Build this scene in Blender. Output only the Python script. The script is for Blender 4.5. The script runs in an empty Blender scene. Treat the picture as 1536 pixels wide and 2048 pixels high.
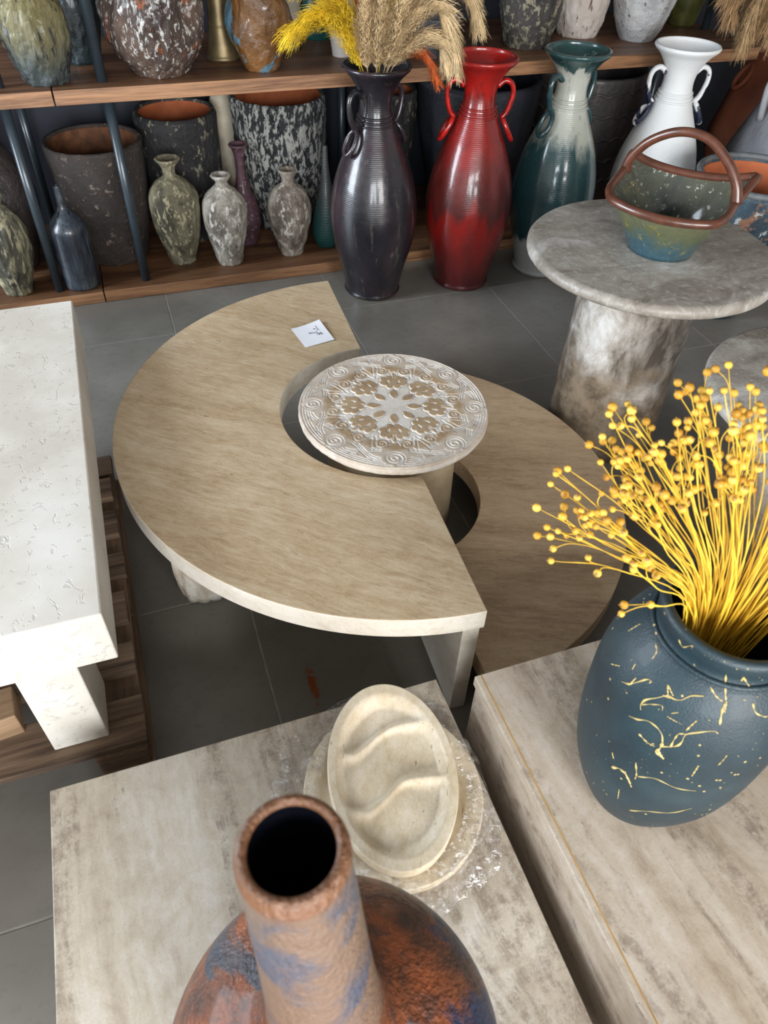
import bpy, bmesh, math, random
import numpy as np
from mathutils import Matrix, Vector, noise as mnoise

random.seed(7)
SC = bpy.context.scene
COL = SC.collection
PI = math.pi


def srgb(r, g, b):
    f = lambda c: (c / 255 / 12.92) if c / 255 <= .04045 else ((c / 255 + .055) / 1.055) ** 2.4
    return (f(r), f(g), f(b), 1.0)


# ------------------------------------------------------------------ camera
cam_d = bpy.data.cameras.new('camera')
cam = bpy.data.objects.new('camera', cam_d)
COL.objects.link(cam)
rt = Vector((0.94433765, -0.3275513, 0.03060318))
up = Vector((0.21059758, 0.67336928, 0.70867656))
fw = Vector((0.25273517, 0.662785, -0.70486947))
M3 = Matrix((rt, up, -fw)).transposed()
cam.matrix_world = Matrix.Translation((0, 0, 1.3809)) @ M3.to_4x4()
cam_d.sensor_fit = 'AUTO'
cam_d.sensor_width = 36
cam_d.lens = 25.794
cam_d.clip_start = .02
cam_d.dof.use_dof = True
cam_d.dof.focus_distance = 1.55
cam_d.dof.aperture_fstop = 7.0
SC.camera = cam

# ------------------------------------------------------------------ world, window light, exposure
W = bpy.data.worlds.new('daylight')
SC.world = W
W.use_nodes = True
W.node_tree.nodes['Background'].inputs[0].default_value = (.75, .85, 1, 1)
W.node_tree.nodes['Background'].inputs[1].default_value = 1.0


def area(name, loc, rot, sx, sy, power, color):
    l = bpy.data.lights.new(name, 'AREA')
    l.shape = 'RECTANGLE'
    l.size, l.size_y, l.energy, l.color = sx, sy, power, color
    o = bpy.data.objects.new(name, l)
    COL.objects.link(o)
    o.location, o.rotation_euler = loc, rot
    return o


# daylight entering through the shop windows behind and to the left of the photographer
area('window_daylight_front_a', (-1.25, -2.97, 1.45), (PI / 2, 0, 0), 1.7, 1.8, 130, (.92, .96, 1))
area('window_daylight_front_b', (.75, -2.97, 1.45), (PI / 2, 0, 0), 1.5, 1.8, 122, (1, .98, .95))
area('window_daylight_left', (-2.97, 2.3, 1.5), (PI / 2, 0, -PI / 2), 1.5, 1.9, 150, (.80, .90, 1))

SC.view_settings.view_transform = 'Standard'
SC.view_settings.look = 'None'
SC.view_settings.gamma = 1
SC.view_settings.use_curve_mapping = False
SC.view_settings.exposure = 0.56


# ------------------------------------------------------------------ material helpers
class NT:
    def __init__(s, name):
        s.m = bpy.data.materials.new(name)
        s.m.use_nodes = True
        s.t = s.m.node_tree
        s.b = s.t.nodes['Principled BSDF']

    def n(s, typ, **kw):
        x = s.t.nodes.new(typ)
        for k, v in kw.items():
            setattr(x, k, v)
        return x

    def put(s, sock, v):
        if hasattr(v, 'is_linked') or isinstance(v, bpy.types.NodeSocket):
            s.t.links.new(v, sock)
        else:
            sock.default_value = v

    def obj(s):
        return s.n('ShaderNodeTexCoord').outputs['Object']

    def pos(s):
        return s.n('ShaderNodeNewGeometry').outputs['Position']

    def map(s, v, scale=(1, 1, 1), rot=(0, 0, 0), loc=(0, 0, 0)):
        x = s.n('ShaderNodeMapping')
        s.put(x.inputs[0], v)
        x.inputs[1].default_value, x.inputs[2].default_value, x.inputs[3].default_value = loc, rot, scale
        return x.outputs[0]

    def noise(s, v, scale, detail=4, rough=.55, dist=0):
        x = s.n('ShaderNodeTexNoise')
        s.put(x.inputs['Vector'], v)
        x.inputs['Scale'].default_value = scale
        x.inputs['Detail'].default_value = detail
        x.inputs['Roughness'].default_value = rough
        x.inputs['Distortion'].default_value = dist
        return s.mth('ADD', s.mth('MULTIPLY', x.outputs[0], 1.75), -.375)

    def voro(s, v, scale, feature='F1'):
        x = s.n('ShaderNodeTexVoronoi', feature=feature)
        s.put(x.inputs['Vector'], v)
        x.inputs['Scale'].default_value = scale
        return x.outputs[0]

    def ramp(s, f, stops, interp='LINEAR'):
        x = s.n('ShaderNodeValToRGB')
        x.color_ramp.interpolation = interp
        e = x.color_ramp.elements
        while len(e) < len(stops):
            e.new(.5)
        for i, (p, c) in enumerate(stops):
            e[i].position = p
            e[i].color = c if hasattr(c, '__len__') else (c, c, c, 1)
        s.put(x.inputs[0], f)
        return x.outputs[0]

    def mix(s, f, a, b, mode='MIX'):
        x = s.n('ShaderNodeMix', data_type='RGBA', blend_type=mode)
        s.put(x.inputs[0], f)
        s.put(x.inputs[6], a)
        s.put(x.inputs[7], b)
        return x.outputs[2]

    def mth(s, op, a, b=0.0, clamp=False):
        x = s.n('ShaderNodeMath', operation=op, use_clamp=clamp)
        s.put(x.inputs[0], a)
        s.put(x.inputs[1], b)
        return x.outputs[0]

    def sep(s, v):
        x = s.n('ShaderNodeSeparateXYZ')
        s.put(x.inputs[0], v)
        return x.outputs

    def step(s, f, lo, hi):
        x = s.n('ShaderNodeMapRange', interpolation_type='SMOOTHSTEP')
        s.put(x.inputs[0], f)
        x.inputs[1].default_value, x.inputs[2].default_value = lo, hi
        return x.outputs[0]

    def bump(s, h, strength=.3, dist=.01, nrm=None):
        x = s.n('ShaderNodeBump')
        x.inputs['Strength'].default_value = strength
        x.inputs['Distance'].default_value = dist
        s.put(x.inputs['Height'], h)
        if nrm is not None:
            s.put(x.inputs['Normal'], nrm)
        return x.outputs[0]

    def out(s, col, rough=.5, nrm=None, coat=0, metal=0, spec=.5):
        s.put(s.b.inputs['Base Color'], col)
        s.put(s.b.inputs['Roughness'], rough)
        s.b.inputs['Metallic'].default_value = metal
        s.b.inputs['Coat Weight'].default_value = coat
        s.b.inputs['Coat Roughness'].default_value = .12
        s.b.inputs['Specular IOR Level'].default_value = spec
        if nrm is not None:
            s.put(s.b.inputs['Normal'], nrm)
        return s.m


def m_plain(name, col, rough=.5, coat=0, metal=0, var=.15, scale=20, bump=0):
    t = NT(name)
    n = t.noise(t.obj(), scale, 5)
    c = t.mix(t.ramp(n, [(.3, 0), (.7, 1)]), tuple(x * (1 - var) for x in col[:3]) + (1,), tuple(min(1, x * (1 + var)) for x in col[:3]) + (1,))
    return t.out(c, rough, t.bump(n, bump, .01) if bump else None, coat, metal)


def m_travertine(name, angle, stops, big=(1.2, 5), mid=(3.5, 17), fine=(11, 62), w=(.34, .34, .32), iso=0.0, seed=0, pits=.5, rough=.38, veins=None, pitcol=None, spec=.45):
    """banded stone: streaks run along `angle` (radians, object xy plane)"""
    t = NT(name)
    v = t.map(t.obj(), rot=(0, 0, -angle), loc=(seed, seed * 2, seed))
    wob = t.noise(v, 5, 3)
    off = t.n('ShaderNodeCombineXYZ')
    t.put(off.inputs[1], t.mth('MULTIPLY', wob, .022))
    ad = t.n('ShaderNodeVectorMath', operation='ADD')
    t.put(ad.inputs[0], v)
    t.put(ad.inputs[1], off.outputs[0])
    v = ad.outputs[0]
    L = [t.noise(t.map(v, scale=(q[0], q[1], q[1])), 1, dt, .62, ds) for q, dt, ds in ((big, 3, .4), (mid, 6, .6), (fine, 8, .9))]
    f = t.mth('ADD', t.mth('ADD', t.mth('MULTIPLY', L[0], w[0]), t.mth('MULTIPLY', L[1], w[1])), t.mth('MULTIPLY', L[2], w[2]))
    if iso:
        f = t.mth('ADD', t.mth('MULTIPLY', f, 1 - iso), t.mth('MULTIPLY', t.noise(v, 26, 8, .7, .5), iso))
    f = t.mth('ADD', t.mth('MULTIPLY', f, 1.25), -.125)
    c = t.ramp(f, stops)
    if veins:
        vc, lo, hi, sc, amt = veins
        q = t.noise(t.map(v, scale=(sc[0], sc[1], sc[1]), loc=(3, 7, 1)), 1, 6, .62, .8)
        m = t.mth('MULTIPLY', t.step(q, lo, (lo + hi) / 2), t.mth('SUBTRACT', 1, t.step(q, (lo + hi) / 2, hi)))
        m = t.mth('MULTIPLY', m, t.step(t.noise(v, 30, 4, .7), .3, .75))
        c = t.mix(t.mth('MULTIPLY', m, amt), c, vc)
    grain = t.noise(v, 240, 3, .75)
    c = t.mix(t.mth('MULTIPLY', t.step(grain, .55, .95), .30), c, c_dark(stops))
    c = t.mix(t.mth('MULTIPLY', t.step(grain, .42, .05), .22), c, tuple(min(1, x * 1.25) for x in stops[-1][1][:3]) + (1,))
    p = t.step(t.noise(t.map(v, scale=(46, 170, 170), loc=(5, 1, 2)), 1, 2, .6, .4), .80, .92)
    gate = t.step(t.noise(t.map(v, scale=(3, 9, 9), loc=(1, 1, 8)), 1, 3), .45, .7)
    p = t.mth('MULTIPLY', p, gate)
    c = t.mix(t.mth('MULTIPLY', p, pits), c, pitcol or c_dark(stops))
    h = t.mth('SUBTRACT', t.mth('MULTIPLY', grain, .12), p)
    return t.out(c, rough, t.bump(h, .35, .002), spec=spec)


def c_dark(stops):
    c = stops[0][1]
    return tuple(x * .55 for x in c[:3]) + (1,)


def m_glaze(name, stops, zspan=None, warp=.15, vert=(18, 2.0), rough=.3, coat=.4, streak=None, fleck=None, fleck2=None,
            bump=.15, bscale=60, bstretch=(1, 1, 1), rings=0, metal=0, noise_scale=3):
    """ceramic glaze. stops: colour ramp (by height when zspan=(z0,z1), else by noise).
    streak=(colour, lo, hi, amount) vertical runs; fleck=(colour, scale, stretch, lo, hi)"""
    t = NT(name)
    o = t.obj()
    if zspan:
        z = t.sep(o)[2]
        k = t.mth('DIVIDE', t.mth('SUBTRACT', z, zspan[0]), zspan[1] - zspan[0])
        nz = t.mth('SUBTRACT', t.noise(t.map(o, scale=(vert[0], vert[0], vert[1])), 1, 5, .6), .5)
        k = t.mth('ADD', k, t.mth('MULTIPLY', nz, warp))
        c = t.ramp(k, stops)
    else:
        c = t.ramp(t.noise(t.map(o, scale=(1, 1, .7)), noise_scale, 6, .6, .5), stops)
    if streak:
        s = t.noise(t.map(o, scale=(vert[0] * 3, vert[0] * 3, vert[1] * 2)), 1.2, 6, .7)
        c = t.mix(t.mth('MULTIPLY', t.step(s, streak[1], streak[2]), streak[3]), c, streak[0])
    hts = []
    for fl in (fleck, fleck2):
        if fl:
            n = t.noise(t.map(o, scale=fl[2], loc=(fl[3], 1, 2)), fl[1], 7, .68, .3)
            k = t.step(n, fl[3], fl[4])
            c = t.mix(k, c, fl[0])
            hts.append(n)
    bn = t.noise(t.map(o, scale=bstretch), bscale, 5, .6)
    h = bn
    for x in hts:
        h = t.mth('ADD', h, t.mth('MULTIPLY', x, 1.5))
    if rings:
        z = t.sep(o)[2]
        h = t.mth('ADD', h, t.mth('MULTIPLY', t.mth('SINE', t.mth('MULTIPLY', z, rings)), .25))
    r = t.mth('ADD', rough, t.mth('MULTIPLY', bn, .15))
    return t.out(c, r, t.bump(h, bump, .006), coat, metal)


def m_wood(name, dark, light, axis=0, scale=1.0, rough=.55, fine=1.0):
    t = NT(name)
    sc = [26 * scale, 26 * scale, 26 * scale]
    sc[axis] = 1.6 * scale
    ri = t.n('ShaderNodeObjectInfo').outputs['Random']
    v = t.map(t.obj(), scale=tuple(sc))
    ad = t.n('ShaderNodeVectorMath', operation='ADD')
    t.put(ad.inputs[0], v)
    cb = t.n('ShaderNodeCombineXYZ')
    for i in range(3):
        t.put(cb.inputs[i], t.mth('MULTIPLY', ri, 31.7 + 7 * i))
    t.put(ad.inputs[1], cb.outputs[0])
    v = ad.outputs[0]
    a = t.noise(v, .8, 6, .6, 1.2)
    b = t.noise(v, 5, 4, .7)
    f = t.mth('ADD', t.mth('MULTIPLY', a, .7), t.mth('MULTIPLY', b, .3 * fine))
    mid = tuple((x + y) / 2 for x, y in zip(dark, light))
    c = t.ramp(f, [(.28, dark), (.5, mid), (.72, light)])
    return t.out(c, rough, t.bump(f, .25, .003))


# ------------------------------------------------------------------ geometry helpers
def link(name, me, mat=None, parent=None, loc=None, rotz=None, smooth=False):
    o = bpy.data.objects.new(name, me)
    COL.objects.link(o)
    if mat is not None and not me.materials:
        me.materials.append(mat)
    if parent is not None:
        o.parent = parent
    if loc is not None:
        o.location = loc
    if rotz is not None:
        o.rotation_euler = (0, 0, rotz)
    if smooth:
        me.polygons.foreach_set('use_smooth', [True] * len(me.polygons))
    return o


def mesh(name, v, f, mat=None, parent=None, loc=None, rotz=None, smooth=False):
    me = bpy.data.meshes.new(name)
    me.from_pydata([tuple(map(float, p)) for p in v], [], f)
    me.update()
    return link(name, me, mat, parent, loc, rotz, smooth)


def empty(name, loc=(0, 0, 0), rotz=0):
    o = bpy.data.objects.new(name, None)
    COL.objects.link(o)
    o.location, o.rotation_euler = loc, (0, 0, rotz)
    o.empty_display_size = .05
    return o


def tag(o, label, cat, group=None):
    o['label'], o['category'] = label, cat
    if group:
        o['group'] = group
    return o


def struct(o):
    o['kind'] = 'structure'
    return o


def bevel(o, w, seg=2):
    b = o.modifiers.new('bevel', 'BEVEL')
    b.width, b.segments, b.limit_method, b.angle_limit = w, seg, 'ANGLE', math.radians(40)
    return o


def box(name, a, b, mat, parent=None, bev=0, loc=None, rotz=None):
    (x0, y0, z0), (x1, y1, z1) = a, b
    v = [(x0, y0, z0), (x1, y0, z0), (x1, y1, z0), (x0, y1, z0), (x0, y0, z1), (x1, y0, z1), (x1, y1, z1), (x0, y1, z1)]
    f = [(0, 3, 2, 1), (4, 5, 6, 7), (0, 1, 5, 4), (1, 2, 6, 5), (2, 3, 7, 6), (3, 0, 4, 7)]
    o = mesh(name, v, f, mat, parent, loc, rotz)
    return bevel(o, bev) if bev else o


def prism(name, outline, z0, z1, mat, parent=None, bev=0, loc=None, rotz=None):
    n = len(outline)
    v = [(x, y, z0) for x, y in outline] + [(x, y, z1) for x, y in outline]
    f = [tuple(range(n - 1, -1, -1)), tuple(range(n, 2 * n))]
    f += [(i, (i + 1) % n, n + (i + 1) % n, n + i) for i in range(n)]
    o = mesh(name, v, f, mat, parent, loc, rotz)
    return bevel(o, bev) if bev else o


def spline(pts, n=6):
    """Catmull-Rom through points"""
    P = [np.array(p, float) for p in pts]
    P = [2 * P[0] - P[1]] + P + [2 * P[-1] - P[-2]]
    out = []
    for i in range(1, len(P) - 2):
        a, b, c, d = P[i - 1:i + 3]
        for k in range(n):
            t = k / n
            out.append(.5 * ((2 * b) + (-a + c) * t + (2 * a - 5 * b + 4 * c - d) * t * t + (-a + 3 * b - 3 * c + d) * t ** 3))
    out.append(P[-2])
    return out


def lathe_data(prof, seg=48, jit=0, jscale=8, lean=(0, 0), flute=None, seed=0, vstretch=.4, caps=(True, True)):
    v, f = [], []
    n = len(prof)
    for i, (r, z) in enumerate(prof):
        for k in range(seg):
            a = 2 * PI * k / seg
            rr = r
            if flute and r > .01:
                rr += flute(a, z)
            if jit and r > .01:
                rr += jit * mnoise.fractal(Vector((math.cos(a) * r * jscale + seed, math.sin(a) * r * jscale, z * jscale * vstretch)), .6, 2, 4)
            v.append((max(rr, 1e-4) * math.cos(a) + lean[0] * z, max(rr, 1e-4) * math.sin(a) + lean[1] * z, z))
    for i in range(n - 1):
        for k in range(seg):
            k2 = (k + 1) % seg
            f.append((i * seg + k, i * seg + k2, (i + 1) * seg + k2, (i + 1) * seg + k))
    if caps[0]:
        f.append(tuple(range(seg - 1, -1, -1)))
    if caps[1]:
        f.append(tuple((n - 1) * seg + k for k in range(seg)))
    return v, f


def lathe(name, prof, mat, parent=None, loc=None, seg=48, smooth=True, **kw):
    v, f = lathe_data(prof, seg, **kw)
    o = mesh(name, v, f, mat, parent, loc, None, smooth)
    return o


def hollow(outer, wall=.008, n=5, floor=.012, foot=True, lip=None):
    """outer profile points bottom->rim; returns closed profile with an inside"""
    s = [tuple(p) for p in spline(outer, n)]
    lip = wall if lip is None else lip
    pr = [(max(s[0][0] - .012, .004), s[0][1])] if foot else []
    pr += s
    r, z = s[-1]
    pr += [(r - lip * .25, z + lip * .45), (r - lip * .75, z + lip * .45)]
    for (r, z) in reversed(s):
        if z < s[0][1] + floor:
            break
        pr.append((max(r - wall, .003), z))
    pr.append((.003, s[0][1] + floor))
    return pr


def tube_data(path, rad, seg=10, closed=False, flat=1.0):
    P = [np.array(p, float) for p in path]
    n = len(P)
    v, f = [], []
    prev = None
    for i in range(n):
        a = P[(i - 1) % n] if (closed or i > 0) else P[i]
        b = P[(i + 1) % n] if (closed or i < n - 1) else P[i]
        T = b - a
        T /= max(np.linalg.norm(T), 1e-9)
        if prev is None:
            h = np.array([0, 0, 1.]) if abs(T[2]) < .9 else np.array([1., 0, 0])
            N = np.cross(T, h)
        else:
            N = prev - T * (prev @ T)
        N /= max(np.linalg.norm(N), 1e-9)
        prev = N
        B = np.cross(T, N)
        r = rad(i / (n - 1)) if callable(rad) else rad
        for k in range(seg):
            t = 2 * PI * k / seg
            v.append(tuple(P[i] + r * (math.cos(t) * N + flat * math.sin(t) * B)))
    for i in range(n if closed else n - 1):
        for k in range(seg):
            j = (i + 1) % n
            f.append((i * seg + k, i * seg + (k + 1) % seg, j * seg + (k + 1) % seg, j * seg + k))
    if not closed:
        f.append(tuple(range(seg - 1, -1, -1)))
        f.append(tuple((n - 1) * seg + k for k in range(seg)))
    return v, f


def tube(name, path, rad, mat, parent=None, seg=10, closed=False, loc=None, flat=1.0):
    v, f = tube_data(path, rad, seg, closed, flat)
    return mesh(name, v, f, mat, parent, loc, None, True)


# ================================================================== THE SETTING
M_tile = NT('floor_tile_grey')
_p = M_tile.pos()
_a = M_tile.noise(_p, 2.2, 6, .6)
_b = M_tile.noise(_p, 35, 5, .65)
_c = M_tile.mix(M_tile.ramp(_a, [(.3, 0), (.72, 1)]), srgb(110, 106, 99), srgb(130, 126, 119))
_c = M_tile.mix(M_tile.mth('MULTIPLY', M_tile.step(_b, .5, .75), .25), _c, srgb(94, 90, 84))
# rust mark worn into the tile in front of the swirl table
_s = M_tile.sep(_p)
_dx = M_tile.mth('DIVIDE', M_tile.mth('SUBTRACT', _s[0], .177), .012)
_dy = M_tile.mth('DIVIDE', M_tile.mth('SUBTRACT', _s[1], .845), .048)
_d = M_tile.mth('SQRT', M_tile.mth('ADD', M_tile.mth('MULTIPLY', _dx, _dx), M_tile.mth('MULTIPLY', _dy, _dy)))
_d = M_tile.mth('ADD', _d, M_tile.mth('MULTIPLY', M_tile.noise(_p, 90, 4), 1.3))
_c = M_tile.mix(M_tile.mth('SUBTRACT', 1, M_tile.step(_d, 1.0, 1.75)), _c, srgb(128, 66, 32))
M_tile.out(_c, M_tile.mth('ADD', .27, M_tile.mth('MULTIPLY', _a, .12)), M_tile.bump(_b, .05, .002))
M_tile = M_tile.m
M_grout = m_plain('grout_pale', srgb(150, 147, 140), .8)
M_navy = m_plain('wall_navy', srgb(40, 43, 53), .75, var=.1, scale=3)
M_white_wall = m_plain('wall_white', srgb(176, 172, 166), .8, var=.03, scale=3)
M_ceil = m_plain('ceiling_grey', srgb(128, 126, 124), .8, var=.03, scale=3)
M_frame = m_plain('window_frame_dark', srgb(50, 52, 56), .4)
M_glass = NT('window_glass')
M_glass.b.inputs['Transmission Weight'].default_value = 1
M_glass.b.inputs['Roughness'].default_value = .02
M_glass = M_glass.m

X0, X1, Y0, Y1, ZC = -3.0, 4.2, -3.0, 3.3, 2.9
floor = struct(box('floor', (X0 - .2, Y0 - .2, -.1), (X1 + .2, Y1 + .2, -.0012), M_grout))
tme = None
gx0, gy0 = .09, 2.347
for i in range(-5, 7):
    for j in range(-9, 2):
        cx, cy = gx0 + (i + .5) * .6, gy0 + (j + .5) * .6
        if tme is None:
            h = .2983
            b = .0015
            v = [(-h, -h, -.0012), (h, -h, -.0012), (h, h, -.0012), (-h, h, -.0012),
                 (-h, -h, -.0005), (h, -h, -.0005), (h, h, -.0005), (-h, h, -.0005),
                 (-h + b, -h + b, 0), (h - b, -h + b, 0), (h - b, h - b, 0), (-h + b, h - b, 0)]
            f = [(8, 9, 10, 11)] + [(k, (k + 1) % 4, 4 + (k + 1) % 4, 4 + k) for k in range(4)] + [(4 + k, 4 + (k + 1) % 4, 8 + (k + 1) % 4, 8 + k) for k in range(4)]
            t0 = mesh('tile', v, f, M_tile, floor, (cx, cy, 0))
            tme = t0.data
        else:
            link('tile', tme, None, floor, (cx, cy, 0))
struct(box('ceiling', (X0 - .2, Y0 - .2, ZC), (X1 + .2, Y1 + .2, ZC + .1), M_ceil))
struct(box('wall_back', (X0 - .2, Y1, -.0012), (X1 + .2, Y1 + .15, ZC), M_navy))
struct(box('wall_right', (X1, Y0 - .2, -.0012), (X1 + .15, Y1, ZC), M_white_wall))


def wall_with_holes(name, holes, length0, length1, place):
    """holes: (a0,a1,z0,z1); place(a0,a1,z0,z1)->box corners"""
    bm = bmesh.new()
    cuts = sorted({length0, length1} | {h[0] for h in holes} | {h[1] for h in holes})
    for a0, a1 in zip(cuts[:-1], cuts[1:]):
        hs = [h for h in holes if h[0] <= a0 and h[1] >= a1]
        spans = [(-.0012, ZC)] if not hs else [(-.0012, hs[0][2]), (hs[0][3], ZC)]
        for z0, z1 in spans:
            (x0, y0), (x1, y1) = place(a0, a1)
            g = bmesh.ops.create_cube(bm, size=1)
            bmesh.ops.scale(bm, vec=(x1 - x0, y1 - y0, z1 - z0), verts=g['verts'])
            bmesh.ops.translate(bm, vec=((x0 + x1) / 2, (y0 + y1) / 2, (z0 + z1) / 2), verts=g['verts'])
    bmesh.ops.remove_doubles(bm, verts=bm.verts, dist=1e-5)
    me = bpy.data.meshes.new(name)
    bm.to_mesh(me)
    bm.free()
    return struct(link(name, me, M_white_wall))


FW = [(-2.1, -.4, .55, 2.35), (0, 1.5, .55, 2.35)]
wall_with_holes('wall_front', FW, X0 - .2, X1 + .2, lambda a0, a1: ((a0, Y0 - .15), (a1, Y0)))
LW = [(1.55, 3.05, .55, 2.45)]
wall_with_holes('wall_left', LW, Y0, Y1, lambda a0, a1: ((X0 - .15, a0), (X0, a1)))
k = 1
for (a0, a1, z0, z1), side in [(FW[0], 'f'), (FW[1], 'f'), (LW[0], 'l')]:
    w = empty('window_%d' % k)
    struct(w)
    k += 1
    t = .05
    parts = [(a0, a0 + t, z0, z1), (a1 - t, a1, z0, z1), (a0 + t, a1 - t, z0, z0 + t), (a0 + t, a1 - t, z1 - t, z1), ((a0 + a1) / 2 - .02, (a0 + a1) / 2 + .02, z0 + t, z1 - t)]
    for (p0, p1, q0, q1) in parts:
        if side == 'f':
            box('window_frame', (p0, Y0 - .12, q0), (p1, Y0 - .06, q1), M_frame, w)
        else:
            box('window_frame', (X0 - .12, p0, q0), (X0 - .06, p1, q1), M_frame, w)
    if side == 'f':
        box('pane', (a0 + t, Y0 - .095, z0 + t), (a1 - t, Y0 - .085, z1 - t), M_glass, w)
    else:
        box('pane', (X0 - .095, a0 + t, z0 + t), (X0 - .085, a1 - t, z1 - t), M_glass, w)

# ================================================================== SHELVING
M_shelf = m_wood('shelf_wood', srgb(70, 46, 32), srgb(132, 93, 63), 0, 1.0, .45)
M_edge = m_wood('shelf_edge_wood', srgb(98, 64, 42), srgb(176, 130, 92), 0, 1.2, .5)
M_post = m_plain('post_blue_grey', srgb(46, 56, 63), .34, .25, var=.06)
ZB, ZU = .042, .695
SY0, SY1 = 2.632, 3.27


def shelf_unit(x0, x1, xl, posts_low, posts_up, label):
    root = tag(empty('shelving_unit', (x0, SY0, 0)), label, 'shelf', 'wooden display shelving')
    for nm, z0, z1 in (('lower_board', 0.001, ZB), ('upper_board', ZU - .042, ZU)):
        bx = box(nm, (0, 0, z0), ((xl if z0 < .1 else x1) - x0, SY1 - SY0, z1), M_shelf, root, .0015)
        bx.data.materials.append(M_edge)
        bx.data.polygons[2].material_index = 1
    for (px, py) in posts_low:
        tube('post', [(px - x0, py - SY0, ZB), (px - x0, py - SY0, ZU - .042)], .0155, M_post, root, 20)
    for (px, py) in posts_up:
        tube('post', [(px - x0, py - SY0, ZU), (px - x0, py - SY0, 1.6)], .0155, M_post, root, 20)
    box('top_board', (0, 0, 1.6), (x1 - x0, SY1 - SY0, 1.64), M_shelf, root, .0015)
    return root


shelf_unit(-1.9, -.121, -.121, [(-.267, 2.683), (-1.7, 2.683), (-.267, 3.2)], [(-.267, 2.7), (-1.7, 2.7)], 'wooden shelving on blue posts, the unit behind the white limestone table')
shelf_unit(-.117, 2.49, 2.49, [(.036, 2.683), (.036, 3.2), (.93, 3.12), (2.40, 3.1)], [(.031, 2.7), (1.386, 2.88), (2.446, 2.93)], 'long wooden shelving on blue posts, the unit behind the amphora vases')

# ================================================================== STONE TABLES
TA = math.radians(-36)
M_swirl = m_travertine('travertine_honey', TA, [(.12, srgb(152, 127, 95)), (.40, srgb(182, 158, 126)), (.58, srgb(197, 177, 147)), (.88, srgb(217, 202, 178))], (1.0, 6), (4, 24), (24, 120), (.26, .30, .44), .16, seed=1.3, pits=.75)
M_low = m_travertine('travertine_brown', math.radians(-22), [(.15, srgb(138, 114, 88)), (.42, srgb(178, 153, 123)), (.6, srgb(194, 170, 140)), (.85, srgb(208, 188, 160))], (1.0, 6), (3.5, 22), (22, 110), (.28, .36, .36), .12, seed=4.1, pits=.6)
M_cream = m_travertine('travertine_cream_edge', 0, [(.25, srgb(206, 196, 178)), (.5, srgb(226, 218, 204)), (.75, srgb(236, 231, 221))], (3, 4), (12, 16), (40, 60), seed=2.2, pits=.45)
M_bt = m_travertine('travertine_silver', math.radians(92), [(.20, srgb(146, 130, 112)), (.36, srgb(176, 163, 146)), (.5, srgb(192, 181, 164)), (.64, srgb(204, 196, 184)), (.82, srgb(218, 212, 203))], (.3, 8), (1.3, 22), (16, 60), (.46, .28, .26), .28, 7.7, .55,
                    veins=(srgb(132, 118, 104), .50, .72, (.9, 7), .8), rough=.34)
M_rt = m_travertine('travertine_taupe', math.radians(98), [(.20, srgb(134, 117, 98)), (.36, srgb(166, 150, 131)), (.5, srgb(182, 167, 149)), (.64, srgb(193, 181, 166)), (.82, srgb(208, 199, 188))], (.3, 6), (1.3, 17), (14, 55), (.44, .30, .26), .26, 11.2, .5,
                    veins=(srgb(126, 110, 97), .48, .68, (.8, 6), .8), rough=.34)


def arc(r, a0, a1, n, cx=0, cy=0):
    return [(cx + r * math.cos(a0 + (a1 - a0) * i / n), cy + r * math.sin(a0 + (a1 - a0) * i / n)) for i in range(n + 1)]


# --- upper half-moon of the swirl table
root = tag(empty('half_moon_table', (.505, 1.325, 0), math.radians(-2.95)), 'honey travertine half-moon coffee table with a semicircular notch, a paper note on it', 'table')
o = arc(.632, PI / 2, 3 * PI / 2, 96) + arc(.256, 3 * PI / 2, PI / 2, 48)
top = prism('table_top', o, .28, .33, M_swirl, root, .002)
top.data.materials.append(M_cream)
for p in top.data.polygons[2:]:
    p.material_index = 1
box('panel_leg', (-.040, -.628, .0005), (-.006, -.275, .28), M_cream, root, .002)
box('panel_leg', (-.040, .275, .0005), (-.006, .60, .28), M_cream, root, .002)
M_rough = m_glaze('rough_pale_stone', [(.3, srgb(176, 160, 138)), (.5, srgb(204, 194, 178)), (.7, srgb(222, 216, 206))], rough=.75, coat=0, bump=.8, bscale=40, noise_scale=12)
fl = lathe('fluted_leg', [(.055, .0005)] + [(.0655 + .006 * z / .28, .0005 + z) for z in np.linspace(.004, .279, 18)] + [(.05, .28)], M_rough, root,
           seg=112, flute=lambda a, z: .0042 * abs(math.cos(a * 7)) + .002 * math.sin(a * 5 + z * 30), jit=.003, jscale=22)
fl.location = (-.487, -.150, 0)

# --- lower half-moon
root = tag(empty('half_moon_table', (.477, 1.224, 0)), 'brown travertine half-moon low table tucked under the straight edge of the honey one', 'table')
o = [(.012, -.5748)] + arc(.575, -PI / 2 + .03, PI / 2 - .03, 96) + [(.012, .5748)] + arc(.225, PI / 2 - .055, -PI / 2 + .055, 48)
top = prism('table_top', o, .09, .14, M_low, root, .002)
box('panel_leg', (.06, -.50, .0005), (.09, -.26, .09), M_low, root)
box('panel_leg', (.06, .26, .0005), (.09, .50, .09), M_low, root)
box('panel_leg', (.38, -.2, .0005), (.41, .2, .09), M_low, root)


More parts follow.
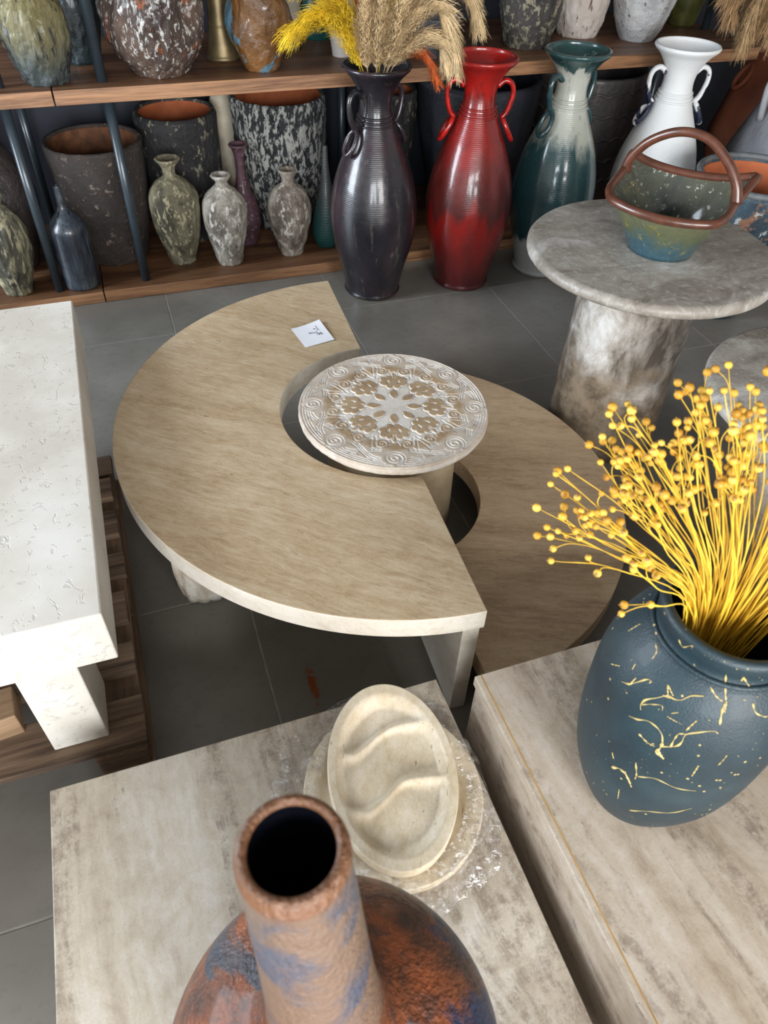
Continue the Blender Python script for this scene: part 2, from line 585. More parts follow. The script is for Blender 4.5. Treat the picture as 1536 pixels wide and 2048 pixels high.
# --- carved round table
def carved_top():
    S = []          # groove polylines (unit disc, sector centred on angle 0 along +x)

    def pol(r, a):
        return np.array([r * math.cos(math.radians(a)), r * math.sin(math.radians(a))])

    def spiral(c, R, turns, a0, chir, n=80):
        return [c + (R * (1 - .93 * i / n)) * np.array([math.cos(a0 + chir * turns * 2 * PI * i / n), math.sin(a0 + chir * turns * 2 * PI * i / n)]) for i in range(n + 1)]

    lobes = []      # (centre, a, b, angle)

    def lobe(r, a, la, lb, ang):
        lobes.append((pol(r, a), la, lb, math.radians(a + ang)))
    lobe(.215, 0, .078, .046, 0)                     # star petal
    xy = lambda x, y: np.array([x, y])

    def blob(x, y, la, lb=None, ang=0):
        lobes.append((xy(x, y), la, lb or la, math.radians(ang)))
    blob(.44, 0, .10, .05)
    blob(.545, 0, .07, .028)
    for s in (1, -1):
        blob(.355, s * .042, .05, .038, s * 12)
        blob(.405, s * .105, .058, .040, s * 58)
        blob(.475, s * .105, .060, .042, s * 20)
        blob(.50, s * .045, .06, .04, s * 20)
        c = xy(.635, s * .128)
        blob(c[0], c[1], .073)
        S.append(spiral(c, .078, 1.75, math.radians(s * 200), -s, 70))
        S.append([xy(.50 + .16 * t + .0 * t, s * (.012 + .045 * t * t)) for t in np.linspace(0, 1, 24)])
        S.append([pol(.545 + .20 * math.sin(PI * .5 * t), s * (20.5 - 3.0 * math.sin(PI * t) - 4.5 * t)) for t in np.linspace(0, 1, 30)])
        S.append([pol(.60 + .17 * math.sin(PI * .5 * t), s * (21.9 - 1.2 * math.sin(PI * t) - 4.0 * t)) for t in np.linspace(0, 1, 30)])
    c = pol(.852, 0)
    S.append(spiral(c, .112, 2.6, math.radians(8), 1, 150))
    S.append(spiral(c, .088, 1.5, math.radians(8), 1, 90))
    for k, spans in enumerate([[(2, 43)], [(6, 39)], [(8, 37)], [(9, 19), (26, 36)]]):
        for a0, a1 in spans:
            S.append([pol(.967 - .027 * k, a) for a in np.linspace(a0, a1, 60)])
    for k in range(3):
        o_k = (k - 1) * .026
        S.append([pol(.812 + o_k + .075 * math.sin((a - 22.5) / 13 * PI / 2), a) for a in np.linspace(11.5, 35.5, 44)])
        S.append([pol(.812 + o_k - .075 * math.sin((a - 22.5) / 13 * PI / 2), a) for a in np.concatenate([np.linspace(10.5, 18.8, 18)])])
        S.append([pol(.812 + o_k - .075 * math.sin((a - 22.5) / 13 * PI / 2), a) for a in np.concatenate([np.linspace(26.2, 34.5, 18)])])
    pts = np.array([p for s in S for p in s])
    nr, na8 = 150, 90
    rr = np.linspace(.004, 1, nr)
    aa = np.radians(np.arange(na8) * .5 - 22.5)
    R, A = np.meshgrid(rr, aa, indexing='ij')
    X, Y = R * np.cos(A), R * np.sin(A)
    best = np.full(X.shape, 9.)
    fill = np.zeros(X.shape)
    edge = np.full(X.shape, 9.)
    for q in (-PI / 4, 0, PI / 4):
        cq, sq = math.cos(q), math.sin(q)
        pr = np.c_[pts[:, 0] * cq - pts[:, 1] * sq, pts[:, 0] * sq + pts[:, 1] * cq]
        for ch in np.array_split(pr, 40):
            best = np.minimum(best, np.sqrt(((X[..., None] - ch[:, 0]) ** 2 + (Y[..., None] - ch[:, 1]) ** 2).min(-1)))
        for c, la, lb, an in lobes:
            cx, cy = c[0] * cq - c[1] * sq, c[0] * sq + c[1] * cq
            an2 = an + q
            u = (X - cx) * math.cos(an2) + (Y - cy) * math.sin(an2)
            w = -(X - cx) * math.sin(an2) + (Y - cy) * math.cos(an2)
            if np.hypot(*c) < .3:
                e = np.abs(w) / (lb * np.clip(1 - (u / la) ** 2, 1e-3, 1)) - 1
                e = np.where(np.abs(u) < la, e, 9)
            else:
                e = np.sqrt((u / la) ** 2 + (w / lb) ** 2) - 1
            fill = np.maximum(fill, np.clip(.5 - e * 4, 0, 1))
            edge = np.minimum(edge, e * lb)
    groove = np.exp(-(best / .0068) ** 2)
    inner = np.clip((.66 - R) / .05, 0, 1)
    bg = (1 - fill) * np.clip((.63 - R) / .04, 0, 1)
    ring = np.exp(-((edge - .002) / .006) ** 2) * inner
    h = -.0026 * np.maximum(groove, ring * .8) - .0020 * bg
    h = h - .004 * np.clip((R - .985) / .015, 0, 1) ** 2
    white = np.clip(.95 * groove + .9 * ring + .85 * bg + np.clip((R - .7) / .06, 0, 1) * .42, 0, 1)
    na = na8 * 8
    Rr = .217
    verts, cols = [], []
    for i in range(nr):
        hi, wi = np.tile(h[i], 8), np.tile(white[i], 8)
        th = np.radians(np.arange(na) * .5 - 22.5)
        verts.append(np.c_[rr[i] * Rr * np.cos(th), rr[i] * Rr * np.sin(th), .37 + hi])
        cols.append(wi)
    V = np.concatenate(verts)
    C = np.concatenate(cols)
    extra = [(Rr + .0005, .362), (Rr, .352), (Rr - .004, .347), (Rr - .03, .346), (.02, .346)]
    th = np.radians(np.arange(na) * .5 - 22.5)
    for r, z in extra:
        jr = np.array([.0012 * mnoise.noise(Vector((math.cos(t) * 14, math.sin(t) * 14, z * 60))) for t in th])
        V = np.concatenate([V, np.c_[(r + jr) * np.cos(th), (r + jr) * np.sin(th), np.full(na, z)]])
        C = np.concatenate([C, np.full(na, .75)])
    n = nr + len(extra)
    f = [(i * na + k, (i + 1) * na + k, (i + 1) * na + (k + 1) % na, i * na + (k + 1) % na) for i in range(n - 1) for k in range(na)]
    f.append(tuple(range(na)))
    f.append(tuple((n - 1) * na + k for k in range(na - 1, -1, -1)))
    me = bpy.data.meshes.new('carved_top')
    me.from_pydata(V.tolist(), [], f)
    at = me.attributes.new('whitewash', 'FLOAT', 'POINT')
    at.data.foreach_set('value', C.astype(np.float32))
    me.update()
    return me


t = NT('carved_travertine')
wa = t.n('ShaderNodeAttribute', attribute_name='whitewash').outputs['Fac']
n1 = t.noise(t.obj(), 18, 6, .65)
beige = t.ramp(n1, [(.2, srgb(148, 121, 90)), (.7, srgb(178, 153, 121))])
pale = t.ramp(n1, [(.2, srgb(214, 207, 198)), (.75, srgb(234, 229, 222))])
wa = t.mth('ADD', wa, t.mth('MULTIPLY', t.mth('SUBTRACT', t.noise(t.obj(), 55, 5, .7), .5), .5), True)
M_carved = t.out(t.mix(wa, beige, pale), .6, t.bump(t.noise(t.obj(), 220, 4), .25, .002))
root = tag(empty('carved_side_table', (.497, 1.271, 0), math.radians(-19)), 'round side table with carved rosette top standing in the notch of the half-moon table', 'table')
link('carved_top', carved_top(), M_carved, root, smooth=True)
M_cone = m_travertine('travertine_leg', 0, [(.25, srgb(158, 140, 112)), (.5, srgb(178, 160, 132)), (.75, srgb(192, 176, 150))], (4, 6), (9, 14), (20, 40), seed=3, pits=.4)
lathe('pedestal', [(.14, .0005), (.154, .001), (.157, .02), (.155, .2), (.15, .34), (.148, .346), (.05, .346)], M_cone, root, seg=64)


# --- silver travertine low tables in front
def block_table(name, x0, x1, y0, y1, z, thick, mat, label):
    r = tag(empty(name, ((x0 + x1) / 2, (y0 + y1) / 2, 0)), label, 'table')
    w, d_ = (x1 - x0) / 2, (y1 - y0) / 2
    box('table_top', (-w, -d_, z - thick), (w, d_, z), mat, r, .0018)
    bt = .03
    for nm, a, b in (('side_panel', (-w + .004, -d_ + .004, .0005), (-w + bt, d_ - .004, z - thick)), ('side_panel', (w - bt, -d_ + .004, .0005), (w - .004, d_ - .004, z - thick)),
                     ('side_panel', (-w + bt, d_ - bt, .0005), (w - bt, d_ - .004, z - thick)), ('side_panel', (-w + bt, -d_ + .004, .0005), (w - bt, -d_ + bt, z - thick))):
        box(nm, a, b, mat, r, .001)
    return r


block_table('square_coffee_table', -.308, .372, -.02, .665, .20, .03, M_bt, 'silver grey travertine square table carrying the oval trays and the long-necked bottle')
rt_table = block_table('square_coffee_table', .405, 1.24, -.28, .593, .30, .025, M_rt, 'taupe travertine square table carrying the gold-splashed blue vase')
M_glue = m_plain('amber_joint_filler', srgb(176, 140, 88), .5)
box('joint_line', (-.4175 + .010, -.436, .3000), (-.4175 + .0125, .4355, .3003), M_glue, rt_table)

# --- grey pedestal tables
M_grey = NT('grey_veined_stone')
o_ = M_grey.obj()
g1 = M_grey.noise(M_grey.map(o_, scale=(1, 1.6, 1), rot=(0, 0, .6)), 6, 8, .66, 1.0)
g2 = M_grey.noise(o_, 70, 5, .7)
c_ = M_grey.ramp(g1, [(.12, srgb(102, 92, 81)), (.38, srgb(138, 130, 120)), (.6, srgb(158, 152, 143)), (.88, srgb(196, 194, 190))])
vn = M_grey.noise(M_grey.map(o_, loc=(4, 2, 1)), 4.5, 7, .62, 1.4)
vm = M_grey.mth('MULTIPLY', M_grey.step(vn, .47, .5), M_grey.mth('SUBTRACT', 1, M_grey.step(vn, .5, .53)))
c_ = M_grey.mix(M_grey.mth('MULTIPLY', vm, .4), c_, srgb(112, 104, 96))
c_ = M_grey.mix(M_grey.mth('MULTIPLY', M_grey.step(g2, .5, .85), .4), c_, srgb(206, 204, 200))
M_grey = M_grey.out(c_, .42, M_grey.bump(M_grey.mth('ADD', g2, g1), .2, .003))
M_ped = NT('grey_pedestal_stone')
o_ = M_ped.obj()
g1 = M_ped.noise(M_ped.map(o_, scale=(6, 6, 3.4)), 1.9, 9, .68, .4)
c_ = M_ped.ramp(g1, [(.30, srgb(92, 84, 76)), (.45, srgb(146, 138, 128)), (.6, srgb(178, 172, 164)), (.75, srgb(204, 202, 198))])
zz = M_ped.mth('ADD', M_ped.sep(o_)[2], M_ped.mth('MULTIPLY', M_ped.mth('SUBTRACT', M_ped.noise(o_, 9, 5), .5), .28))
brown = M_ped.mix(M_ped.ramp(M_ped.noise(o_, 14, 6, .7), [(.35, 0), (.7, 1)]), srgb(92, 80, 66), srgb(142, 126, 106))
c_ = M_ped.mix(M_ped.mth('SUBTRACT', 1, M_ped.step(zz, .20, .36)), c_, brown)
M_ped = M_ped.out(c_, .4, M_ped.bump(g1, .4, .004))


def ped_table(x, y, z, R, r, label):
    root = tag(empty('pedestal_table', (x, y, 0)), label, 'table', 'grey stone pedestal tables')
    e = .016
    pr = [(.02, z - 2 * e)] + [(R - e + e * math.cos(a), z - e + e * math.sin(a)) for a in np.linspace(-PI / 2, PI / 2, 12)] + [(.02, z)]
    lathe('table_top', pr, M_grey, root, seg=128, jit=.0016, jscale=12)
    lathe('pedestal', [(r * .9, .0005), (r * 1.01, .002)] + [(r * (1.01 - .04 * q), q * (z - 2 * e)) for q in np.linspace(.05, 1, 16)] + [(.05, z - 2 * e)], M_ped, root, seg=72, jit=.002, jscale=10)
    return root


ped_table(1.234, 1.441, .58, .309, .155, 'grey stone pedestal table carrying the ceramic basket')
ped_table(1.365, .865, .50, .290, .135, 'grey stone pedestal table behind the yellow flax, its top bare')

# --- white limestone table on a pallet
M_lime = NT('white_limestone')
o_ = M_lime.obj()
l1 = M_lime.noise(o_, 4, 6, .6)
c_ = M_lime.ramp(l1, [(.3, srgb(202, 195, 183)), (.55, srgb(217, 211, 201)), (.8, srgb(228, 224, 217))])
fs = M_lime.noise(M_lime.map(o_, scale=(1, 1, 1)), 30, 3, .55, 2.2)
fm = M_lime.mth('MULTIPLY', M_lime.step(fs, .70, .76), M_lime.mth('SUBTRACT', 1, M_lime.step(fs, .80, .88)))
c_ = M_lime.mix(M_lime.mth('MULTIPLY', fm, .32), c_, srgb(168, 160, 148))
pt = M_lime.step(M_lime.noise(o_, 120, 2, .5), .90, .98)
c_ = M_lime.mix(M_lime.mth('MULTIPLY', pt, .5), c_, srgb(140, 132, 120))
M_lime = M_lime.out(c_, .45, M_lime.bump(M_lime.mth('ADD', M_lime.mth('MULTIPLY', fm, -.6), M_lime.mth('MULTIPLY', pt, -1)), .5, .002))
root = tag(empty('limestone_table', (-.66, 1.301, .101)), 'thick white limestone table standing on a wooden pallet', 'table')
box('table_top', (-.5, -.507, .229), (.5, .507, .349), M_lime, root, .003)
for sx in (-1, 1):
    for sy in (-1, 1):
        a, b = sorted((sx * .434, sx * .337)), sorted((sy * .505, sy * .385))
        box('leg', (a[0], b[0], 0), (a[1], b[1], .229), M_lime, root, .003)

M_pal = m_wood('pallet_wood', srgb(70, 54, 42), srgb(140, 116, 94), 0, 1.0, .85)
M_pal2 = m_wood('pallet_wood_lengthwise', srgb(84, 66, 50), srgb(136, 110, 88), 1, 1.0, .8)
PX0, PX1, PY0, PY1 = -1.15, -.160, .768, 1.62
root = tag(empty('wooden_pallet', ((PX0 + PX1) / 2, (PY0 + PY1) / 2, 0)), 'worn brown wooden pallet under the white limestone table', 'pallet')
hx, hy = (PX1 - PX0) / 2, (PY1 - PY0) / 2
ys = [-hy, -hy + .160, -hy + .292, -hy + .425, -hy + .556, -hy + .69, 2 * hy - hy - .07]
for i, y in enumerate(ys):
    wd = (.102, .075, .085, .07, .085, .075, .07)[i]
    box('deck_board', (-hx + .01 * (i % 2), y, .083), (hx - .004 * (i % 3), y + wd, .101), M_pal, root, .002)
for x in (-hx, -.05, hx - .1):
    box('stringer_board', (x, -hy + .002, .066), (x + .095, hy, .0828), M_pal2, root, .001)
    for y in (-hy + .002, -.06, hy - .12):
        box('block', (x + .001, y, .0155), (x + .094, y + .118, .0658), M_pal, root, .002)
    box('bottom_board', (x, -hy, .0005), (x + .1, hy, .0153), M_pal2, root, .001)
M_beam = m_wood('fresh_beam_wood', srgb(120, 94, 68), srgb(164, 136, 106), 0, .8, .8)
bm_o = box('timber_offcut', (-.25, -.035, 0), (.25, .035, .06), M_beam, None, .003, (-.625, .86, .1015), math.radians(6))
tag(bm_o, 'pale timber offcut lying on the pallet beside the limestone table leg', 'timber')

TERI = m_plain('terracotta_lining', srgb(170, 92, 54), .8, var=.15, scale=14)

# ================================================================== AMPHORA VASES ON THE FLOOR
AMPH = [(.098, .0), (.106, .012), (.102, .024), (.123, .115), (.146, .20), (.156, .285), (.152, .35), (.136, .425), (.108, .50), (.083, .555), (.064, .60), (.055, .635), (.0535, .665), (.062, .70), (.085, .735), (.109, .757), (.113, .765)]


def amphora(x, y, az, mat, label, sc=1.0, hmat=None, rimmat=None, ringz=True):
    root = tag(empty('amphora_vase', (x, y, .0005)), label, 'vase', 'tall two-handled amphora vases on the floor')
    P = [(r * sc, z * sc) for r, z in AMPH]
    body = lathe('body', hollow(P, .009, 5, lip=.012), mat, root, seg=72)
    hmat = hmat or mat
    for i, z in enumerate((.598, .610, .622)):
        r = (.0655, .0615, .0585)[i] * sc
        tube('neck_ring', [(r * math.cos(t_), r * math.sin(t_), z * sc) for t_ in np.linspace(0, 2 * PI, 40, endpoint=False)], .0042 * sc, mat, root, 8, True)
    for a in (az, az + 180):
        ca, sa = math.cos(math.radians(a)), math.sin(math.radians(a))
        pth = spline([(.056, .683), (.078, .700), (.101, .692), (.110, .668), (.106, .635), (.095, .605), (.080, .588)], 5)
        hd = tube('handle', [(r * sc * ca, r * sc * sa, z * sc) for r, z in pth], lambda u: (.0105 + .003 * abs(u - .5)) * sc, hmat, root, 12, flat=.75)
        # ring lying on the shoulder under the handle
        nrm = np.array([ca * .86, sa * .86, .5])
        nrm /= np.linalg.norm(nrm)
        tx = np.array([-sa, ca, 0])
        ty = np.cross(nrm, tx)
        c = np.array([ca * .104, sa * .104, .553]) * sc
        tube('ring', [tuple(c + sc * (.022 * math.cos(q) * tx + .040 * math.sin(q) * ty)) for q in np.linspace(0, 2 * PI, 28, endpoint=False)], .0085 * sc, hmat, hd, 10, True)
    return root


M_dk = m_glaze('glaze_black_plum', [(.2, srgb(16, 16, 22)), (.5, srgb(32, 29, 35)), (.8, srgb(56, 40, 46))], rough=.24, coat=.5, vert=(11, 1.6),
               streak=(srgb(132, 124, 110), .62, .98, .6), rings=1100, bump=.12, noise_scale=6)
M_rd = m_glaze('glaze_red', [(.0, srgb(70, 18, 18)), (.22, srgb(112, 22, 19)), (.36, srgb(136, 24, 20)), (.42, srgb(80, 34, 32)), (.55, srgb(108, 36, 32)), (.7, srgb(142, 30, 26)), (.82, srgb(122, 26, 24)), (.86, srgb(168, 28, 22)), (1, srgb(150, 30, 26))],
               zspan=(0, .77), warp=.34, vert=(13, 1.3), rough=.24, coat=.6, streak=(srgb(46, 22, 22), .55, .95, .7), rings=1100, bump=.12)
M_rh = m_plain('glaze_red_bright', srgb(176, 28, 22), .25, .6, var=.35, scale=40)
M_tl = m_glaze('glaze_white_over_teal', [(.0, srgb(150, 152, 150)), (.16, srgb(146, 148, 146)), (.20, srgb(26, 52, 56)), (.45, srgb(34, 66, 70)), (.60, srgb(40, 74, 76)), (.68, srgb(176, 180, 168)), (.92, srgb(196, 198, 188)), (.945, srgb(44, 74, 74)), (1, srgb(44, 74, 74))],
               zspan=(0, .77), warp=.20, vert=(14, .8), rough=.16, coat=.8, streak=(srgb(60, 78, 76), .6, .8, .5), rings=1100, bump=.14)
M_th = m_plain('glaze_teal_handle', srgb(42, 70, 74), .18, .8, var=.35, scale=50)
M_wh = m_glaze('glaze_matte_white', [(.0, srgb(32, 38, 60)), (.20, srgb(40, 46, 66)), (.26, srgb(214, 218, 220)), (1, srgb(226, 228, 228))], zspan=(0, .77), warp=.25, vert=(14, 2), rough=.7, coat=0, bump=.3, bscale=180)
M_whh = m_glaze('glaze_white_navy_handle', [(.4, srgb(222, 226, 228)), (.47, srgb(228, 230, 230)), (.54, srgb(30, 36, 62))], rough=.5, coat=.1, noise_scale=16)
amphora(.850, 2.462, 200, M_dk, 'black plum amphora vase holding pampas plumes', .985)
amphora(1.207, 2.440, 163, M_rd, 'glossy red amphora vase', 1.0, M_rh)
amphora(1.560, 2.452, 198, M_tl, 'amphora vase with white neck running into a teal body', 1.0, M_th)
amphora(1.982, 2.432, 168, M_wh, 'matte white amphora vase with navy touched handles', 1.0, M_whh)

# terracotta amphora holding plumes
M_ter = m_glaze('terracotta_plain', [(.3, srgb(120, 62, 38)), (.6, srgb(150, 84, 54))], rough=.7, coat=0, bump=.1)
root = tag(empty('terracotta_jar', (2.80, 2.75, .0005)), 'large plain terracotta jar with ring handles behind the grey jug', 'jar')
lathe('body', hollow([(.12, 0), (.17, .08), (.24, .22), (.252, .31), (.23, .40), (.196, .54), (.15, .64), (.115, .70), (.12, .76), (.15, .80)], .012, 5), M_ter, root, seg=64)
for a in (165, 345):
    ca, sa = math.cos(math.radians(a)), math.sin(math.radians(a))
    c = np.array([ca * .198, sa * .198, .545])
    n_ = np.array([ca * .85, sa * .85, .5])
    tx = np.array([-sa, ca, 0])
    ty = np.cross(n_, tx)
    tube('ring', [tuple(c + .036 * math.cos(q) * tx + .05 * math.sin(q) * ty) for q in np.linspace(0, 2 * PI, 28, endpoint=False)], .010, M_ter, root, 10, True)

M_gj = m_glaze('glaze_pewter', [(.3, srgb(96, 98, 102)), (.5, srgb(126, 128, 132)), (.7, srgb(150, 150, 152))], rough=.34, coat=.3, streak=(srgb(92, 66, 88), .58, .75, .5), vert=(18, 1.5), rings=1000, bump=.12)
root = tag(empty('pewter_jug', (2.50, 2.285, .0005)), 'pewter grey two-handled jug behind the terracotta-lined planter', 'jug')
lathe('body', hollow([(.11, 0), (.15, .06), (.22, .2), (.255, .32), (.25, .40), (.225, .47), (.195, .545), (.165, .62), (.12, .70), (.09, .74), (.10, .79), (.12, .81)], .010, 5), M_gj, root, seg=64)
for a in (172, 352):
    ca, sa = math.cos(math.radians(a)), math.sin(math.radians(a))
    pth = spline([(.10, .70), (.15, .715), (.195, .70), (.215, .655), (.212, .60), (.205, .54)], 5)
    tube('handle', [(r * ca, r * sa, z) for r, z in pth], .012, M_gj, root, 12)

# planter with terracotta inside
M_pl = m_glaze('glaze_blue_rust', [(.3, srgb(30, 44, 54)), (.5, srgb(46, 66, 78)), (.7, srgb(66, 88, 96))], rough=.55, coat=.1, fleck=(srgb(120, 84, 64), 14, (1, 1, 1), .56, .68), fleck2=(srgb(150, 156, 154), 34, (1, 1, 1), .66, .72), bump=.5, noise_scale=5)
M_rimg = m_plain('rim_grey', srgb(86, 90, 92), .6, var=.25)
root = tag(empty('round_planter', (2.045, 1.972, .0005)), 'blue rust-flecked planter with terracotta inside behind the basket table', 'planter')
lathe('body', [(.07, 0), (.092, .002), (.115, .08), (.15, .22), (.178, .36), (.196, .46), (.199, .48), (.187, .478), (.1875, .47)], M_pl, root, seg=64, caps=(True, False))
lathe('lining', [(.1868, .47), (.176, .42), (.16, .34), (.13, .22), (.095, .1), (.02, .09)], TERI, root, seg=64, caps=(False, True))
tube('rim', [(.194 * math.cos(q), .194 * math.sin(q), .485) for q in np.linspace(0, 2 * PI, 64, endpoint=False)], .0105, M_rimg, root, 10, True)

# ================================================================== POTS ON THE SHELVES
def pot(name, x, y, z, outer, mat, label, cat, seg=88, wall=.010, inner=None, group=None, jit=0, jscale=12, lean=(0, 0), lip=None, flute=None, vstretch=.4):
    pts = [(r, zz - outer[0][1]) for r, zz in outer]
    if inner is None:
        o = lathe(name, hollow(pts, wall, 8, lip=lip), mat, None, (x, y, z + .0005), seg, jit=jit, jscale=jscale, lean=lean, seed=x * 3, flute=flute, vstretch=vstretch)
        return tag(o, label, cat, group)
    root = tag(empty(name, (x, y, z + .0005)), label, cat, group)
    s = [tuple(p) for p in spline(pts, 9)]
    r, zt = s[-1]
    pr = [(s[0][0] - .01, s[0][1])] + s + [(r - wall * .3, zt + wall * .45), (r - wall, zt + wall * .3), (r - wall, zt - .004)]
    lathe('body', pr, mat, root, seg=seg, jit=jit, jscale=jscale, flute=flute, seed=x * 3, vstretch=vstretch, caps=(True, False))
    s2 = [(q[0] - wall, q[1]) for q in reversed(s) if q[1] > .03 and q[1] < zt - .003]
    lathe('lining', [(r - wall - .0005, zt - .004)] + s2 + [(.01, .03)], inner, root, seg=seg, jit=jit, jscale=jscale, flute=flute, seed=x * 3, vstretch=vstretch, caps=(False, True))
    return root


def rug(name, stops, **k):
    return m_glaze(name, stops, **k)


M_urn_g = rug('bark_olive_cream', [(.3, srgb(70, 66, 54)), (.5, srgb(120, 114, 92)), (.7, srgb(168, 160, 132))], rough=.65, coat=0, bump=.9, bscale=70, fleck=(srgb(176, 168, 138), 52, (1, 1, .5), .56, .66), fleck2=(srgb(34, 38, 42), 24, (1, 1, .5), .68, .82), noise_scale=8)
t = M_urn_g
M_urn_w = rug('bark_white_grey', [(.3, srgb(100, 92, 84)), (.5, srgb(158, 150, 138)), (.7, srgb(196, 190, 178))], rough=.7, coat=0, bump=.9, bscale=80, fleck=(srgb(206, 200, 190), 50, (1, 1, .5), .52, .66), noise_scale=9)
M_urn_b = rug('bark_taupe', [(.3, srgb(84, 74, 66)), (.5, srgb(132, 120, 108)), (.7, srgb(176, 168, 156))], rough=.7, coat=0, bump=.9, bscale=80, fleck=(srgb(186, 178, 166), 46, (1, 1, .5), .55, .68), noise_scale=9)
M_purp = rug('glaze_purple', [(.3, srgb(58, 38, 46)), (.6, srgb(92, 62, 72))], rough=.4, coat=.3, fleck=(srgb(140, 120, 126), 60, (1, 1, 1), .64, .7), bump=.4)
M_bb = rug('glaze_blue_black_streaks', [(.3, srgb(28, 34, 44)), (.5, srgb(52, 60, 70)), (.7, srgb(84, 92, 98))], rough=.28, coat=.5, vert=(26, 2), streak=(srgb(20, 24, 34), .5, .66, .8), bump=.2, noise_scale=10)
M_bp = rug('clay_dark_brown', [(.3, srgb(46, 40, 38)), (.5, srgb(64, 56, 52)), (.7, srgb(82, 72, 66))], rough=.65, coat=.05, fleck=(srgb(126, 112, 98), 40, (1, 1, 1), .66, .74), bump=.7, bscale=60)
M_kp = rug('clay_black_flecked', [(.3, srgb(32, 32, 34)), (.6, srgb(52, 50, 50))], rough=.55, coat=.1, fleck=(srgb(128, 122, 104), 34, (1, 1, .7), .62, .70), bump=.8, bscale=60)
M_bw = rug('bark_black_white', [(.3, srgb(34, 36, 40)), (.6, srgb(60, 62, 66))], rough=.6, coat=.05, fleck=(srgb(190, 190, 184), 32, (2.0, 2.0, .8), .46, .56), fleck2=(srgb(30, 32, 36), 60, (1.5, 1.5, .5), .60, .68), bump=1.0, bscale=50)
M_tb = rug('glaze_grey_to_teal', [(0, srgb(34, 92, 90)), (.25, srgb(44, 84, 84)), (.5, srgb(70, 76, 76)), (1, srgb(84, 84, 82))], zspan=(0, .38), warp=.12, rough=.4, coat=.2, rings=600, bump=.2)
M_bl = rug('bark_gold_grey', [(.3, srgb(58, 58, 56)), (.5, srgb(110, 106, 90)), (.7, srgb(168, 160, 126))], rough=.6, coat=.05, bump=1.0, bscale=40, bstretch=(2, 2, .5), fleck=(srgb(186, 178, 146), 24, (2.2, 2.2, .5), .54, .64), noise_scale=8)
M_jug = rug('glaze_dark_metallic', [(.3, srgb(40, 36, 38)), (.6, srgb(72, 64, 62))], rough=.28, coat=.5, bump=.8, bscale=40)

G_LOW = 'pots on the lower shelf'
urnp = lambda P: P
pot('footed_urn', .193, 2.806, ZB, [(.048, .042), (.058, .08), (.075, .135), (.087, .20), (.0905, .262), (.080, .308), (.052, .34), (.026, .358), (.021, .372), (.026, .392), (.042, .412), (.044, .415)], M_urn_g, 'olive bark-textured urn with flared neck, tallest of the three urns on the lower shelf', 'urn', group=G_LOW, jit=.0032, jscale=44)
pot('footed_urn', .364, 2.745, ZB, [(.046, .042), (.055, .085), (.067, .132), (.0795, .20), (.081, .250), (.066, .292), (.036, .322), (.021, .338), (.023, .348), (.035, .362), (.036, .365)], M_urn_w, 'whitish bark-textured urn between the olive urn and the taupe urn', 'urn', group=G_LOW, jit=.0032, jscale=44)
pot('footed_urn', .612, 2.762, ZB, [(.0455, .042), (.056, .085), (.0705, .132), (.083, .20), (.081, .244), (.058, .286), (.026, .308), (.022, .322), (.028, .340), (.0345, .354)], M_urn_b, 'taupe bark-textured urn nearest the black plum amphora', 'urn', group=G_LOW, jit=.0032, jscale=44)
pot('long_neck_bottle', .462, 2.895, ZB, [(.042, .042), (.058, .115), (.060, .16), (.048, .21), (.030, .255), (.0185, .31), (.0175, .36), (.024, .395), (.036, .412)], M_purp, 'purple speckled bottle with flared mouth behind the whitish urn', 'bottle', group=G_LOW)
pot('long_neck_bottle', -.186, 2.712, ZB, [(.060, .042), (.0655, .06), (.0655, .15), (.0645, .229), (.059, .262), (.038, .292), (.016, .321), (.0115, .36), (.0105, .393)], M_bb, 'blue-black streaked bottle beside the blue shelf posts', 'bottle', group=G_LOW, wall=.004)
pot('cylinder_pot', -.042, 2.932, ZB, [(.112, .042), (.122, .06), (.150, .20), (.160, .30), (.168, .42), (.170, .455)], M_bp, 'large dark brown clay pot behind the blue-black bottle', 'pot', group=G_LOW, wall=.016, inner=m_plain('clay_rust_lining', srgb(104, 66, 42), .8, var=.3, scale=30), jit=.002)
pot('cylinder_pot', .268, 3.075, ZB, [(.135, .042), (.142, .07), (.150, .25), (.153, .40), (.154, .475), (.150, .49)], M_kp, 'black flecked pot with orange inside behind the olive urn', 'pot', group=G_LOW, wall=.016, inner=TERI, jit=.002)
pot('cylinder_pot', .652, 3.030, ZB, [(.100, .042), (.112, .08), (.145, .18), (.165, .27), (.176, .38), (.182, .50), (.182, .535)], M_bw, 'black and white bark-textured pot with orange inside behind the taupe urn', 'pot', group=G_LOW, wall=.016, inner=TERI, jit=.006, jscale=40)
pot('long_neck_bottle', .768, 2.795, ZB, [(.044, .042), (.056, .075), (.0575, .11), (.050, .165), (.034, .235), (.019, .30), (.0115, .36), (.009, .415)], M_tb, 'grey bottle turning teal at its foot, tucked behind the black plum amphora', 'bottle', group=G_LOW, wall=.003)
pot('footed_urn', -.402, 2.722, ZB, [(.048, .042), (.060, .09), (.076, .15), (.084, .22), (.078, .28), (.055, .325), (.034, .348), (.034, .36), (.044, .38)], M_bl, 'gold and grey bark-textured urn left of the blue posts above the limestone table', 'urn', group=G_LOW, jit=.0055, jscale=44)
# dark ringed jar at the far left
root = tag(empty('ringed_jar', (-.43, 2.94, ZB + .0005)), 'shiny dark jar with a ring handle behind the gold and grey urn', 'jar')
lathe('body', hollow([(.10, 0), (.115, .05), (.15, .16), (.16, .24), (.145, .33), (.11, .40), (.08, .44), (.085, .47)], .010), M_jug, root, seg=56)
tube('ring', [(-.02 + .03 * math.cos(q) + .05, -.135 - .012 * math.sin(q), .375 + .04 * math.sin(q)) for q in np.linspace(0, 2 * PI, 28, endpoint=False)], .009, M_jug, root, 10, True)
